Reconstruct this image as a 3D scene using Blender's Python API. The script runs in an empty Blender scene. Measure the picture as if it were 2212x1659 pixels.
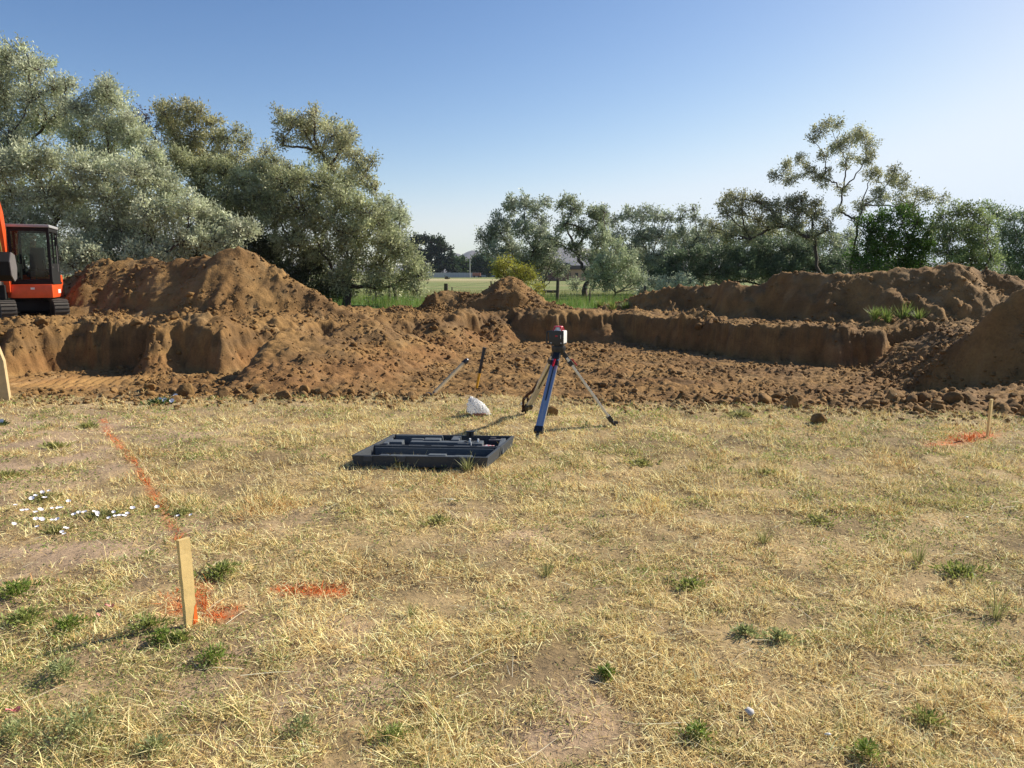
import bpy, bmesh, math
import numpy as np
from mathutils import Vector, Matrix
rng = np.random.default_rng(11)
R = math.radians
scene = bpy.context.scene
COL = scene.collection
CAMZ, PITCH, FP = 1.6, R(8.15), 768.0
CP, SP = math.cos(PITCH), math.sin(PITCH)
SUN_EL, SUN_AZ = R(35), R(62)          # azimuth clockwise from +Y

# ------------------------------------------------------------ surveying helpers
def ray(px, py):
    dx, dy = (px - 512) / FP, (384 - py) / FP
    return np.array([dx, CP + dy * SP, -SP + dy * CP])
def at(px, py, z=0.0):
    d = ray(px, py); t = (z - CAMZ) / d[2]
    return float(d[0] * t), float(d[1] * t)
def atY(px, py, Y):
    d = ray(px, py); t = Y / d[1]
    return np.array([d[0] * t, Y, CAMZ + d[2] * t])
S2 = 1 / 2.16                           # survey sheet scale

# ------------------------------------------------------------ noise
def h2(ix, iy, s):
    ix = ix.astype(np.int64); iy = iy.astype(np.int64)
    h = (ix * 374761393 + iy * 668265263 + s * 974711) & 0xffffffff
    h = ((h ^ (h >> 13)) * 1274126177) & 0xffffffff
    h = ((h ^ (h >> 16)) * 2246822519) & 0xffffffff
    h = h ^ (h >> 15)
    return (h & 0xffffff) / float(0x1000000)
def noise(x, y, s=0):
    x = np.asarray(x, float); y = np.asarray(y, float)
    ix, iy = np.floor(x), np.floor(y); fx, fy = x - ix, y - iy
    u = fx * fx * fx * (fx * (fx * 6 - 15) + 10); v = fy * fy * fy * (fy * (fy * 6 - 15) + 10)
    def g(a, b):
        t = h2(ix + a, iy + b, s) * 6.2831853
        return np.cos(t) * (fx - a) + np.sin(t) * (fy - b)
    return 1.4 * ((g(0, 0) * (1 - u) + g(1, 0) * u) * (1 - v) + (g(0, 1) * (1 - u) + g(1, 1) * u) * v)
def fbm(x, y, s=0, o=4, gain=.5):
    a, r = 1.0, 0
    for i in range(o):
        r = r + a * noise(x * 2 ** i + 17.3 * i, y * 2 ** i - 9.1 * i, s + i); a *= gain
    return r
def rubble(x, y, cell, s, dens=.7):
    X, Y = x / cell, y / cell; ix, iy = np.floor(X), np.floor(Y); out = np.zeros_like(X)
    for a in (-1, 0, 1):
        for b in (-1, 0, 1):
            cx, cy = ix + a, iy + b
            px = cx + h2(cx, cy, s); py = cy + h2(cx, cy, s + 1)
            rr = .22 + .38 * h2(cx, cy, s + 2) ** 2
            rr = np.where(h2(cx, cy, s + 3) < dens, rr, 1e-3)
            an = h2(cx, cy, s + 4) * 3.1; ex, ey = X - px, Y - py
            q = (ex * np.cos(an) + ey * np.sin(an)) ** 2 + 1.7 * (-ex * np.sin(an) + ey * np.cos(an)) ** 2
            out = np.maximum(out, rr * np.sqrt(np.maximum(0, 1 - q / rr ** 2)))
    return out * cell
def sst(a, b, x):
    t = np.clip((x - a) / (b - a), 0, 1); return t * t * (3 - 2 * t)
def mixc(a, b, t):
    t = np.asarray(t)[..., None]; return np.asarray(a) * (1 - t) + np.asarray(b) * t

# ------------------------------------------------------------ ground height
PIT = np.array([(-9.9, 11.4), (-6.5, 11.2), (-4, 11.6), (-1, 12.0), (2, 12.0), (5, 12.3), (7.2, 13.4), (8.3, 15.4), (9.1, 17.5), (7.2, 17.2),
                (5.8, 19.0), (3.4, 23.8), (1.2, 23.4), (-0.2, 23.7), (-1.4, 22.2), (-2.4, 21.9), (-3.4, 20.2), (-4.6, 19.2), (-5.4, 17.2), (-5.9, 15.9), (-7.0, 16.3), (-7.6, 15.6),
                (-8.2, 16.7), (-9.6, 16.8), (-10.3, 15.2), (-10.4, 13)], float)
PW = np.array([.7, .7, 1.6, 2.3, 2.3, 2.2, 2.4, 1.6, .30, .28, .28, .3, .35, .5, .35, .6, .5, .6, .8, .35, .4, .35, .3, .5, 1.9, 1.6])
FLOOR = -0.5
def pit_t(x, y):
    best = np.full(x.shape, 1e9); w = np.zeros(x.shape); wn = np.zeros(x.shape); ins = np.zeros(x.shape, bool)
    n = len(PIT)
    for i in range(n):
        a, b = PIT[i], PIT[(i + 1) % n]; e = b - a
        t = np.clip(((x - a[0]) * e[0] + (y - a[1]) * e[1]) / (e @ e), 0, 1)
        d = np.hypot(x - a[0] - t * e[0], y - a[1] - t * e[1])
        k = 1 / (d + .05) ** 4; w += k * PW[i]; wn += k
        best = np.minimum(best, d)
        c = (a[1] > y) != (b[1] > y)
        with np.errstate(divide='ignore', invalid='ignore'):
            ins ^= c & (x < (b[0] - a[0]) * (y - a[1]) / (b[1] - a[1] + 1e-12) + a[0])
    return np.where(ins, -best, best), w / wn
def nat(x, y):
    z = .30 * sst(11.5, 17, y) + .15 * sst(-3, -8, x) * sst(12, 16, y) * sst(45, 28, y)
    z = z + .025 * fbm(x * .35, y * .35, 3, 3) + .10 * fbm(x * .02, y * .02, 8, 2) * sst(50, 150, y)
    return z
def ground(x, y):
    x = np.asarray(x, float); y = np.asarray(y, float); sh = x.shape
    x = x.ravel(); y = y.ravel()
    z = nat(x, y)
    dirt = dirtmask(x, y)
    m = (np.abs(x) < 16) & (y > 8) & (y < 34)
    if m.any():
        X, Y = x[m], y[m]; zz = z[m]; dm = dirt[m]
        sd, w = pit_t(X, Y)
        sd = sd + .20 * fbm(X * .9, Y * .9, 21, 3) * sst(12.5, 15, Y) + .085 * fbm(X * 4, Y * 4, 29, 3)
        t = np.clip(1 - sd / w, 0, 1)
        f = np.where(w < .9, sst(0, 1, t), t * (1.6 - .6 * t))
        lip = .22 * np.exp(-((sd - w - .35) / .35) ** 2) * (.5 + fbm(X * .8, Y * .8, 33, 2)) * sst(14, 16, Y)
        zz = zz + np.maximum(0, lip)
        fl = FLOOR + .06 * fbm(X * .5, Y * .5, 5, 3)
        # cleat prints and scraped floor
        tr = sst(-10.2, -9.7, X) * sst(-6.6, -8.2, X) * sst(11.8, 12.2, Y) * sst(16.0, 15.3, Y)
        fl = fl + tr * .075 * np.abs(np.sin((X + .22 * (Y - 13) + .05 * noise(X * 2, Y * 2, 4)) * math.pi / .175)) ** .8 + (1 - tr) * .014 * np.sin((Y + .25 * fbm(X * .7, Y * .7, 6, 2)) * 2 * math.pi / .17)
        zz = zz + (fl - zz) * f
        # talus fans sliding from the heaps into the dig
        for (cx, cy, top, sl, sr, sf) in ((-4.7, 16.4, .48, 1.5, .36, .27), (-3.7, 18.8, .50, .6, .42, .34), (-2.3, 22.3, .42, .8, .55, .5), (2.9, 24.3, .40, .8, .8, .8), (-7.45, 16.9, .66, 1.9, 1.9, .85),
                                  (-12.2, 14.4, .60, .5, .50, .45), (10.9, 14.5, .72, .40, .5, .38), (10.0, 17.0, .50, .55, .5, .5), (-.6, 24.0, .38, .8, .8, .7), (.9, 24.9, .5, .8, .8, .75)):
            ex = X - cx; ey = Y - cy; d = np.sqrt((ex * np.where(ex < 0, sl, sr)) ** 2 + (ey * np.where(ey < 0, sf, .5)) ** 2 + .02) - .1
            cone = top - d + .09 * fbm(X * 1.1, Y * 1.1, 41, 3)
            zz = np.maximum(zz, cone)
        rough = .034 * fbm(X * 3, Y * 3, 51, 5, .62) + .024 * np.abs(noise(X * 9, Y * 9, 56)) + .02 * noise(X * 3, Y * 11, 57) * f + (1 - .5 * f) * (.75 * rubble(X, Y, .24, 60, .5) * (.2 + 1.1 * np.clip(fbm(X * .5, Y * .5, 70, 2) + .15, 0, 1)) + .35 * np.maximum(0, rubble(X, Y, .55, 90, .25) - .08)) + .75 * rubble(X, Y, .125, 80, .7)
        steep = (w < .9) * np.clip(4 * t * (1 - t), 0, 1)
        wall = steep * (.09 * rubble(X, Y, .3, 18, .5) + .06 * noise(X * 5, Y * 5, 15) + .07 * noise(X * 1.7, Y * 1.7, 16) + .05 * np.abs(noise(X * 11, Y * 11, 17)))
        zz = zz + dm * (rough * (1 - .3 * steep) * (1 - .8 * tr)) + wall
        z[m] = zz
    lawn = (1 - dirt) * (y < 30)
    z = z + lawn * (.014 * fbm(x * 3, y * 3, 91, 4) + .22 * rubble(x, y, .13, 95, .5))
    return z.reshape(sh)
EDGE = np.array([at(px * S2, py * S2) for px, py in ((-260, 862), (0, 858), (200, 862), (400, 864), (600, 856), (760, 858), (900, 862), (1000, 850), (1100, 845), (1300, 868), (1500, 878), (1600, 872), (1850, 888), (2100, 895), (2212, 908), (2500, 930))])
def edgeY(x):
    return np.interp(x, EDGE[:, 0], EDGE[:, 1]) + .10 * fbm(x * .9, x * 0, 101, 3)
def dirtmask(x, y):
    e = edgeY(x); wob = .22 * fbm(x * 1.5, y * 1.5, 105, 4)
    near = sst(-.12, .35, y - e + wob)
    # worked soil ends where the meadow begins
    far = 1 - sst(-.4, .8, y - (28.6 + .5 * fbm(x * .4, y * .4, 111, 3) - .9 * sst(2, 8, x) * 0 - 3.0 * sst(-6, -3, x) * sst(-1.2, -4, x)))
    return near * far * sst(-30, -22, x) * sst(30, 22, x)
GREENY = 26

# ------------------------------------------------------------ mesh + object helpers
def mk(name, V, sizes, loops, mat, parent=None, col=None, smooth=False):
    me = bpy.data.meshes.new(name)
    V = np.asarray(V, np.float32); sizes = np.asarray(sizes, np.int32); loops = np.asarray(loops, np.int32)
    me.vertices.add(len(V)); me.vertices.foreach_set('co', V.ravel())
    me.loops.add(len(loops)); me.loops.foreach_set('vertex_index', loops)
    me.polygons.add(len(sizes)); st = np.concatenate([[0], np.cumsum(sizes)[:-1]]).astype(np.int32)
    me.polygons.foreach_set('loop_start', st); me.polygons.foreach_set('loop_total', sizes)
    if smooth: me.polygons.foreach_set('use_smooth', np.ones(len(sizes), bool))
    me.update(calc_edges=True)
    if col is not None:
        a = me.color_attributes.new('Col', 'FLOAT_COLOR', 'POINT')
        c = np.ones((len(V), 4), np.float32); c[:, :3] = np.clip(col, 0, 1); a.data.foreach_set('color', c.ravel())
    me.materials.append(mat)
    o = bpy.data.objects.new(name, me); COL.objects.link(o)
    if parent is not None: o.parent = parent
    return o
def tag(o, label=None, cat=None, group=None, kind=None):
    if label: o['label'] = label
    if cat: o['category'] = cat
    if group: o['group'] = group
    if kind: o['kind'] = kind
    return o
def thing(name, loc, label, cat, group=None, rz=0):
    o = bpy.data.objects.new(name, None); COL.objects.link(o); o.location = tuple(float(v) for v in loc); o.rotation_euler = (0, 0, rz)
    o.empty_display_size = .1
    return tag(o, label, cat, group)
def copy_tree(o, parent=None):
    c = o.copy(); COL.objects.link(c); c.parent = parent
    for ch in list(o.children): copy_tree(ch, c)
    return c

class MB:
    def __init__(s): s.b = bmesh.new()
    def box(s, c, size, rot=None, taper=1.0):
        r = bmesh.ops.create_cube(s.b, size=1)['verts']
        M = Matrix.Translation(c) @ (rot.to_4x4() if rot is not None else Matrix.Identity(4))
        for v in r:
            k = taper if v.co.z > 0 else 1
            v.co = M @ Vector((v.co.x * size[0] * k, v.co.y * size[1] * k, v.co.z * size[2]))
        return s
    def bar(s, a, b, w, t, up=(0, 0, 1)):
        a, b = Vector(a), Vector(b); z = (b - a).normalized(); x = Vector(up).cross(z)
        if x.length < 1e-4: x = Vector((1, 0, 0)).cross(z)
        x.normalize(); y = z.cross(x)
        rot = Matrix((x, y, z)).transposed()
        return s.box((a + b) / 2, (w, t, (b - a).length), rot)
    def cyl(s, a, b, r0, r1=None, n=16):
        r1 = r0 if r1 is None else r1
        a, b = Vector(a), Vector(b); z = (b - a).normalized(); x = z.orthogonal().normalized(); y = z.cross(x)
        A = [s.b.verts.new(a + r0 * (math.cos(k * 2 * math.pi / n) * x + math.sin(k * 2 * math.pi / n) * y)) for k in range(n)]
        Bv = [s.b.verts.new(b + r1 * (math.cos(k * 2 * math.pi / n) * x + math.sin(k * 2 * math.pi / n) * y)) for k in range(n)]
        for k in range(n): s.b.faces.new((A[k], A[(k + 1) % n], Bv[(k + 1) % n], Bv[k]))
        s.b.faces.new(A[::-1]); s.b.faces.new(Bv); return s
    def prism(s, pts, fn, a, b):
        A = [s.b.verts.new(fn(p[0], p[1], a)) for p in pts]; Bv = [s.b.verts.new(fn(p[0], p[1], b)) for p in pts]
        n = len(pts)
        for k in range(n): s.b.faces.new((A[k], A[(k + 1) % n], Bv[(k + 1) % n], Bv[k]))
        s.b.faces.new(A[::-1]); s.b.faces.new(Bv); return s
    def tube(s, pts, r, n=8):
        for a, b in zip(pts[:-1], pts[1:]): s.cyl(a, b, r, r, n)
        return s
    def build(s, name, mat, parent=None, bevel=0, smooth=False):
        bmesh.ops.recalc_face_normals(s.b, faces=s.b.faces[:])
        if bevel:
            ed = [e for e in s.b.edges if e.is_manifold and e.calc_face_angle(0) > .5]
            bmesh.ops.bevel(s.b, geom=ed, offset=bevel, segments=2, affect='EDGES', profile=.7, clamp_overlap=True)
        me = bpy.data.meshes.new(name); s.b.to_mesh(me); s.b.free(); me.materials.append(mat)
        if smooth:
            me.polygons.foreach_set('use_smooth', np.ones(len(me.polygons), bool))
            try: me.set_sharp_from_angle(angle=R(40))
            except Exception: pass
        o = bpy.data.objects.new(name, me); COL.objects.link(o)
        if parent is not None: o.parent = parent
        return o

# ------------------------------------------------------------ materials
def mat_new(name):
    m = bpy.data.materials.new(name); m.use_nodes = True; nt = m.node_tree; nt.nodes.clear()
    out = nt.nodes.new('ShaderNodeOutputMaterial'); return m, nt, out
def N(nt, t, **k):
    n = nt.nodes.new(t)
    for a, v in k.items():
        if a in n.inputs.keys(): n.inputs[a].default_value = v
        else: setattr(n, a, v)
    return n
def plain(name, c, rough=.6, metal=0, bump=0, scale=30, vary=.15, spec=.5, coat=0):
    m, nt, out = mat_new(name); L = nt.links.new
    p = N(nt, 'ShaderNodeBsdfPrincipled'); p.inputs['Roughness'].default_value = rough; p.inputs['Metallic'].default_value = metal
    p.inputs['Specular IOR Level'].default_value = spec; p.inputs['Coat Weight'].default_value = coat
    tc = N(nt, 'ShaderNodeTexCoord'); nz = N(nt, 'ShaderNodeTexNoise'); nz.inputs['Scale'].default_value = scale; nz.inputs['Detail'].default_value = 5
    L(tc.outputs['Object'], nz.inputs['Vector'])
    rp = N(nt, 'ShaderNodeMapRange'); rp.inputs['To Min'].default_value = 1 - vary; rp.inputs['To Max'].default_value = 1 + vary; L(nz.outputs['Fac'], rp.inputs['Value'])
    mx = N(nt, 'ShaderNodeVectorMath', operation='SCALE'); mx.inputs[0].default_value = c[:3]; L(rp.outputs[0], mx.inputs['Scale'])
    L(mx.outputs[0], p.inputs['Base Color'])
    if bump:
        b = N(nt, 'ShaderNodeBump'); b.inputs['Strength'].default_value = bump; b.inputs['Distance'].default_value = .01; L(nz.outputs['Fac'], b.inputs['Height']); L(b.outputs[0], p.inputs['Normal'])
    L(p.outputs[0], out.inputs['Surface']); return m
def attrmat(name, rough=.9, trans=0.0, nscale=0, namp=.3, bump=0, bdist=.02, spec=.2, tint=None):
    m, nt, out = mat_new(name); L = nt.links.new
    a = N(nt, 'ShaderNodeAttribute'); a.attribute_name = 'Col'; c = a.outputs['Color']
    p = N(nt, 'ShaderNodeBsdfPrincipled'); p.inputs['Roughness'].default_value = rough; p.inputs['Specular IOR Level'].default_value = spec
    if nscale:
        tc = N(nt, 'ShaderNodeNewGeometry'); nz = N(nt, 'ShaderNodeTexNoise'); nz.inputs['Scale'].default_value = nscale; nz.inputs['Detail'].default_value = 8; nz.inputs['Roughness'].default_value = .65
        L(tc.outputs['Position'], nz.inputs['Vector'])
        n2 = N(nt, 'ShaderNodeTexNoise'); n2.inputs['Scale'].default_value = nscale * .12; n2.inputs['Detail'].default_value = 5; L(tc.outputs['Position'], n2.inputs['Vector'])
        ad = N(nt, 'ShaderNodeMath', operation='ADD'); L(nz.outputs['Fac'], ad.inputs[0]); L(n2.outputs['Fac'], ad.inputs[1])
        rp = N(nt, 'ShaderNodeMapRange'); rp.inputs['From Min'].default_value = .6; rp.inputs['From Max'].default_value = 1.4
        rp.inputs['To Min'].default_value = 1 - namp; rp.inputs['To Max'].default_value = 1 + namp; L(ad.outputs[0], rp.inputs['Value'])
        mx = N(nt, 'ShaderNodeVectorMath', operation='SCALE'); L(c, mx.inputs[0]); L(rp.outputs[0], mx.inputs['Scale']); c = mx.outputs[0]
        if bump:
            b = N(nt, 'ShaderNodeBump'); b.inputs['Strength'].default_value = bump; b.inputs['Distance'].default_value = bdist
            L(nz.outputs['Fac'], b.inputs['Height']); L(b.outputs[0], p.inputs['Normal'])
    L(c, p.inputs['Base Color'])
    if trans:
        t = N(nt, 'ShaderNodeBsdfTranslucent'); L(c, t.inputs['Color']); ms = N(nt, 'ShaderNodeMixShader'); ms.inputs[0].default_value = trans
        L(p.outputs[0], ms.inputs[1]); L(t.outputs[0], ms.inputs[2]); L(ms.outputs[0], out.inputs['Surface'])
    else: L(p.outputs[0], out.inputs['Surface'])
    return m
M_GROUND = attrmat('soil_and_turf', nscale=28, namp=.45, bump=.9, bdist=.02)
M_DIRT = attrmat('dug_soil', nscale=22, namp=.4, bump=1.0, bdist=.025)
M_BLADE = attrmat('dry_blades', rough=.7, trans=.25, spec=.3)
M_LEAF = attrmat('silver_leaves', rough=.5, trans=.36, spec=.5)
M_GLEAF = attrmat('green_leaves', rough=.55, trans=.4, spec=.4)
M_BARK = plain('bark', (.075, .055, .042), .9, 0, .8, 12, .4)
M_ORANGE = plain('orange_paint', (.72, .085, .015), .45, 0, .15, 9, .22, coat=.15)
M_BLACKMET = plain('black_metal', (.016, .016, .016), .75, 0, .1, 20, .3, spec=.2)
M_GREYMET = plain('worn_grey_steel', (.16, .15, .145), .55, .2, .3, 9, .35)
M_RUBBER = plain('dusty_rubber', (.075, .065, .055), .9, 0, .5, 14, .4)
M_CASE = plain('grey_plastic', (.048, .054, .062), .62, 0, .25, 60, .2, .35)
M_CASEIN = plain('grey_plastic_moulding', (.085, .097, .108), .6, 0, .2, 60, .15, .4)
M_ALU = plain('brushed_aluminium', (.62, .63, .66), .34, .9, .1, 80, .08)
M_BLKPL = plain('black_plastic', (.018, .019, .021), .45, 0, .1, 40, .2)
M_RED = plain('red_plastic', (.55, .012, .03), .35, 0, 0, 20, .1)
M_WHITE = plain('white_plastic', (.75, .75, .73), .4, 0, 0, 20, .05)
M_WOOD = plain('raw_lumber', (.66, .48, .20), .75, 0, .4, 18, .22)
M_OLDWOOD = plain('weathered_post', (.10, .075, .055), .9, 0, .8, 15, .4)
M_BAG = attrmat('thin_white_film', rough=.3, trans=.6, spec=.5)
M_PETAL = plain('white_petals', (.86, .82, .84), .6, 0, 0, 40, .05)
M_YEL = plain('yellow_fibreglass', (.75, .38, .02), .4, 0, 0, 20, .1)
M_HANDLE = plain('ash_handle', (.62, .47, .27), .6, 0, .2, 30, .2)
M_WIRE = plain('fence_wire', (.25, .24, .23), .5, .7, 0, 10, .1)
M_SEAT = plain('black_vinyl', (.012, .012, .013), .55, 0, .1, 30, .2)
M_ROOF = plain('cab_roof_grey', (.34, .34, .35), .5, 0, .15, 8, .2)
M_STRAP = plain('dark_webbing', (.045, .018, .014), .8, 0, .3, 60, .3)
M_BRICK = plain('brown_brick', (.20, .11, .075), .9, 0, .2, 4, .25)
M_PALEWALL = plain('pale_siding', (.5, .48, .46), .8, 0, 0, 1, .1)
M_DKROOF = plain('dark_shingles', (.10, .09, .09), .9, 0, 0, 2, .2)
M_WINDOW = plain('window_dark', (.03, .04, .05), .15, 0, 0, 2, .1)
M_CHAR = plain('charred', (.012, .010, .009), .9, 0, 1, 20, .5)
def glass():
    m, nt, out = mat_new('cab_glass'); L = nt.links.new
    g = N(nt, 'ShaderNodeBsdfGlossy'); g.inputs['Roughness'].default_value = .03; t = N(nt, 'ShaderNodeBsdfTransparent'); t.inputs['Color'].default_value = (.88, .93, .90, 1)
    d = N(nt, 'ShaderNodeBsdfDiffuse'); d.inputs['Color'].default_value = (.12, .12, .10, 1)
    m1 = N(nt, 'ShaderNodeMixShader'); m1.inputs[0].default_value = .02; L(t.outputs[0], m1.inputs[1]); L(g.outputs[0], m1.inputs[2])
    m2 = N(nt, 'ShaderNodeMixShader'); m2.inputs[0].default_value = .015; L(m1.outputs[0], m2.inputs[1]); L(d.outputs[0], m2.inputs[2])
    L(m2.outputs[0], out.inputs['Surface']); return m
M_GLASS = glass()

# ------------------------------------------------------------ paint layout (sprayed marks on the turf)
def seg_d(x, y, pts):
    best = np.full(np.shape(x), 1e9)
    for a, b in zip(pts[:-1], pts[1:]):
        a = np.array(a); b = np.array(b); e = b - a
        t = np.clip(((x - a[0]) * e[0] + (y - a[1]) * e[1]) / (e @ e + 1e-9), 0, 1)
        best = np.minimum(best, np.hypot(x - a[0] - t * e[0], y - a[1] - t * e[1]))
    return best
sv = lambda *p: [at(a * S2, b * S2) for a, b in p]
PAINT = [('line', sv((222, 905), (240, 945), (290, 1000), (340, 1080), (382, 1158), (392, 1180)), .027, .75,
          'long orange spray paint line running from the wooden stake towards the excavator'),
         ('stake', sv((372, 1290), (385, 1320)), .05, 1.0, 'orange spray paint on the grass left of the near wooden stake'),
         ('stake2', sv((432, 1262), (428, 1300), (470, 1335), (500, 1322)), .045, .9, 'orange spray paint hook on the grass right of the near wooden stake'),
         ('mid', sv((600, 1268), (650, 1278), (735, 1274)), .05, .9, 'short orange paint dash in the grass right of the near stake'),
         ('right', sv((2132, 940), (2085, 950), (2030, 965)), .11, .9, 'orange paint dash on the grass beside the far right stake')]
BARE = [(at(600 * S2, 1400 * S2), .42), (at(660 * S2, 1440 * S2), .35), (at(480 * S2, 1520 * S2), .4), (at(100 * S2, 1210 * S2), .7), (at(250 * S2, 1180 * S2), .6), (at(80 * S2, 930 * S2), 1.6),
        (at(1250 * S2, 1560 * S2), .3), (at(1090 * S2, 1155 * S2), .3), (at(60 * S2, 1010 * S2), 1.2), (at(250 * S2, 960 * S2), 1.0), (at(800 * S2, 1500 * S2), .25)]
def bareness(x, y):
    b = np.zeros(np.shape(x))
    for (c, r) in BARE: b = np.maximum(b, np.exp(-((x - c[0]) ** 2 + ((y - c[1]) * 1.0) ** 2) / r ** 2))
    b = b * (.75 + .9 * fbm(x * 2.2, y * 2.2, 121, 3))
    return np.clip(b + .4 * sst(.3, .9, fbm(x * .9, y * .9, 125, 4)), 0, 1)

# ------------------------------------------------------------ ground sheet
def axis(segs):
    out = [segs[0][0]]
    for a, b, n in segs: out += list(np.linspace(a, b, n + 1)[1:])
    return np.array(out)
def geo(a, b, s0, g=1.25):
    v = [a]; s = s0
    while v[-1] < b: v.append(v[-1] + s); s *= g
    return np.array(v)
xs = np.concatenate([-geo(15, 4200, .1)[::-1], np.linspace(-15, -9.9, 130)[1:-1], np.linspace(-9.9, -7.0, 165), np.linspace(-7.0, 15, 560)[1:-1], geo(15, 4200, .1)])
ys = np.concatenate([-geo(1, 4200, .2)[::-1] + 0.0, np.linspace(-1, 9, 200)[1:], np.linspace(9, 25.5, 420)[1:], np.linspace(25.5, 32, 70)[1:], geo(32, 4200, .15, 1.12)[1:]])
ys = np.unique(ys)
GX, GY = np.meshgrid(xs, ys)
def grid_faces(nx, ny, keep=None):
    i = np.arange((ny - 1) * (nx - 1)); r, c = i // (nx - 1), i % (nx - 1); a = r * nx + c
    q = np.stack([a, a + 1, a + nx + 1, a + nx], 1)
    if keep is not None: q = q[keep[q].any(1)]
    return q
GZ = ground(GX, GY)
def dirt_colour(x, y, z=None):
    c = mixc((.315, .182, .066), (.225, .124, .045), sst(-.5, .6, fbm(x * .6, y * .6, 131, 4)))
    c = mixc(c, (.33, .215, .10), .6 * sst(.1, .8, fbm(x * 1.7, y * 1.7, 135, 3)))
    c = mixc(c, (.12, .07, .035), .45 * sst(.15, .7, fbm(x * .45 + 9, y * .9, 137, 4)))
    return c * .84
fx, fy = GX.ravel(), GY.ravel()
dm = dirtmask(fx, fy)
turf = mixc((.37, .265, .130), (.22, .155, .075), sst(-.3, .6, fbm(fx * 1.2, fy * 1.2, 141, 4)))
turf = mixc(turf, (.37, .26, .165), bareness(fx, fy))
meadow = mixc((.17, .20, .065), (.25, .235, .10), sst(-.3, .5, fbm(fx * .05, fy * .12, 145, 4)))
meadow = mixc(meadow, (.10, .17, .035), sst(46, 36, fy))
meadow = mixc(meadow, (.40, .34, .18), sst(150, 165, fy) * sst(215, 200, fy))
base = mixc(turf, meadow, sst(24, 27, fy))
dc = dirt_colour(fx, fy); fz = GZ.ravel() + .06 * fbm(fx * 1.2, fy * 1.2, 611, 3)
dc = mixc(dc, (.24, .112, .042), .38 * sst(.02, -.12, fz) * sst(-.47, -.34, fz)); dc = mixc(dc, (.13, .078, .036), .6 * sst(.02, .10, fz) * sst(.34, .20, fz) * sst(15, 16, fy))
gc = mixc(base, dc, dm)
for k, pts, w, s, lab in PAINT:
    d = seg_d(fx, fy, pts)
    gc = mixc(gc, (.62, .15, .03), .8 * s * np.exp(-(d / (w * 1.1)) ** 2) * np.clip(.6 + noise(fx * 5, fy * 5, 183), 0, 1))
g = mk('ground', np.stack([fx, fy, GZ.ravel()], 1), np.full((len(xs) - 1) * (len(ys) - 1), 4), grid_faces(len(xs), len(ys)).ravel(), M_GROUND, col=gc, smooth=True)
tag(g, 'dry lawn and dug out dirt pit with green meadow beyond', None, None, 'structure')

# ------------------------------------------------------------ dirt mounds
def mound(pts, kf, kb, label, flat=.15, rub=1.0, step=.045, seed=0, wob=.12, name='dirt_mound', pitcut=True, rough=1.0):
    """pts: crest survey (px, py, distance); kf/kb slopes towards / away from the lawn"""
    P = np.array([atY(*p) for p in pts]); P = P[np.argsort(P[:, 0])]
    zmax = P[:, 2].max(); x0, x1 = P[0, 0] - .6, P[-1, 0] + .6
    y0 = P[:, 1].min() - (zmax) / kf - .8; y1 = P[:, 1].max() + zmax / kb + .8
    X, Y = np.meshgrid(np.arange(x0, x1, step), np.arange(y0, y1, step)); sh = X.shape
    xw = X + .35 * fbm(X * .5, Y * .5, seed + 201, 3) * .6
    cz = np.interp(xw, P[:, 0], P[:, 2]); cy = np.interp(xw, P[:, 0], P[:, 1]) + .25 * fbm(X * .6, Y * 0 + 3, seed + 205, 2)
    cz = cz + .07 * rough * fbm(X * 1.4, Y * .7, seed + 208, 3)
    d = Y - cy
    gully = 1 + wob * fbm(X * 1.3, Y * .35, seed + 211, 3)
    dr = np.sqrt(d * d + flat * flat) - flat
    h = cz - np.where(d < 0, kf, kb) * dr * gully
    # slopes ease out towards the toe
    gz = nat(X, Y)
    if not pitcut: gz = ground(X, Y)
    h = np.where(h - gz < .4, gz + .40 * np.exp((h - gz - .4) / .4) - .06, h)
    tails = np.minimum(sst(x0, x0 + .7, X), sst(x1, x1 - .7, X)); h = h - (1 - tails) * .5
    near_pit = (np.abs(X) < 16) & (Y > 8) & (Y < 34); sdp = np.full(X.size, 9.0); sdp[near_pit.ravel()] = pit_t(X[near_pit], Y[near_pit])[0]; h = h - 1.6 * sst(.75, .1, sdp.reshape(sh)) * (1.0 if pitcut else 0)
    up = np.clip(1 - (h - gz) / max(.5, zmax), 0, 1)
    h = h + .06 * rough * fbm(X * 1.6, Y * 1.6, seed + 221, 6, .6) + rub * (.35 + .75 * up) * (.4 + .9 * sst(-.3, .5, fbm(X * .7, Y * .7, seed + 270, 3))) * (.65 * rubble(X, Y, .24, seed + 231, .5) + .75 * rubble(X, Y, .12, seed + 241, .7) + .05 * np.abs(noise(X * 8, Y * 8, seed + 260)) + .4 * np.maximum(0, rubble(X, Y, .55, seed + 251, .3) - .07))
    keep = (h > ground(X, Y) - .06).ravel()
    q = grid_faces(sh[1], sh[0], keep); used, inv = np.unique(q, return_inverse=True)
    V = np.stack([X.ravel(), Y.ravel(), h.ravel()], 1)[used]
    o = mk(name, V, np.full(len(q), 4), inv.ravel(), M_DIRT, col=dirt_colour(V[:, 0], V[:, 1]), smooth=True)
    tag(o, label, 'dirt pile', 'heaps of excavated dirt around the pit')
    return o, V
MV = []
MV.append(mound([(55, 285, 23.5), (62, 280, 23.3), (79, 272, 23), (99, 262, 22.5), (141, 260, 22.3), (174, 262, 22), (190, 259, 21.8), (212, 257, 21.5), (222, 252, 21.5), (231, 250.5, 21.5), (245, 250.5, 21.5), (259, 254, 21.5), (278, 267, 21.5), (306, 288, 21.3), (324, 298, 21.2), (345, 309, 21), (366, 317, 20.8)],
      .80, .7, 'tallest heap of brown dirt, standing right of the excavator', seed=1, rub=1.1)[1])
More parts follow.
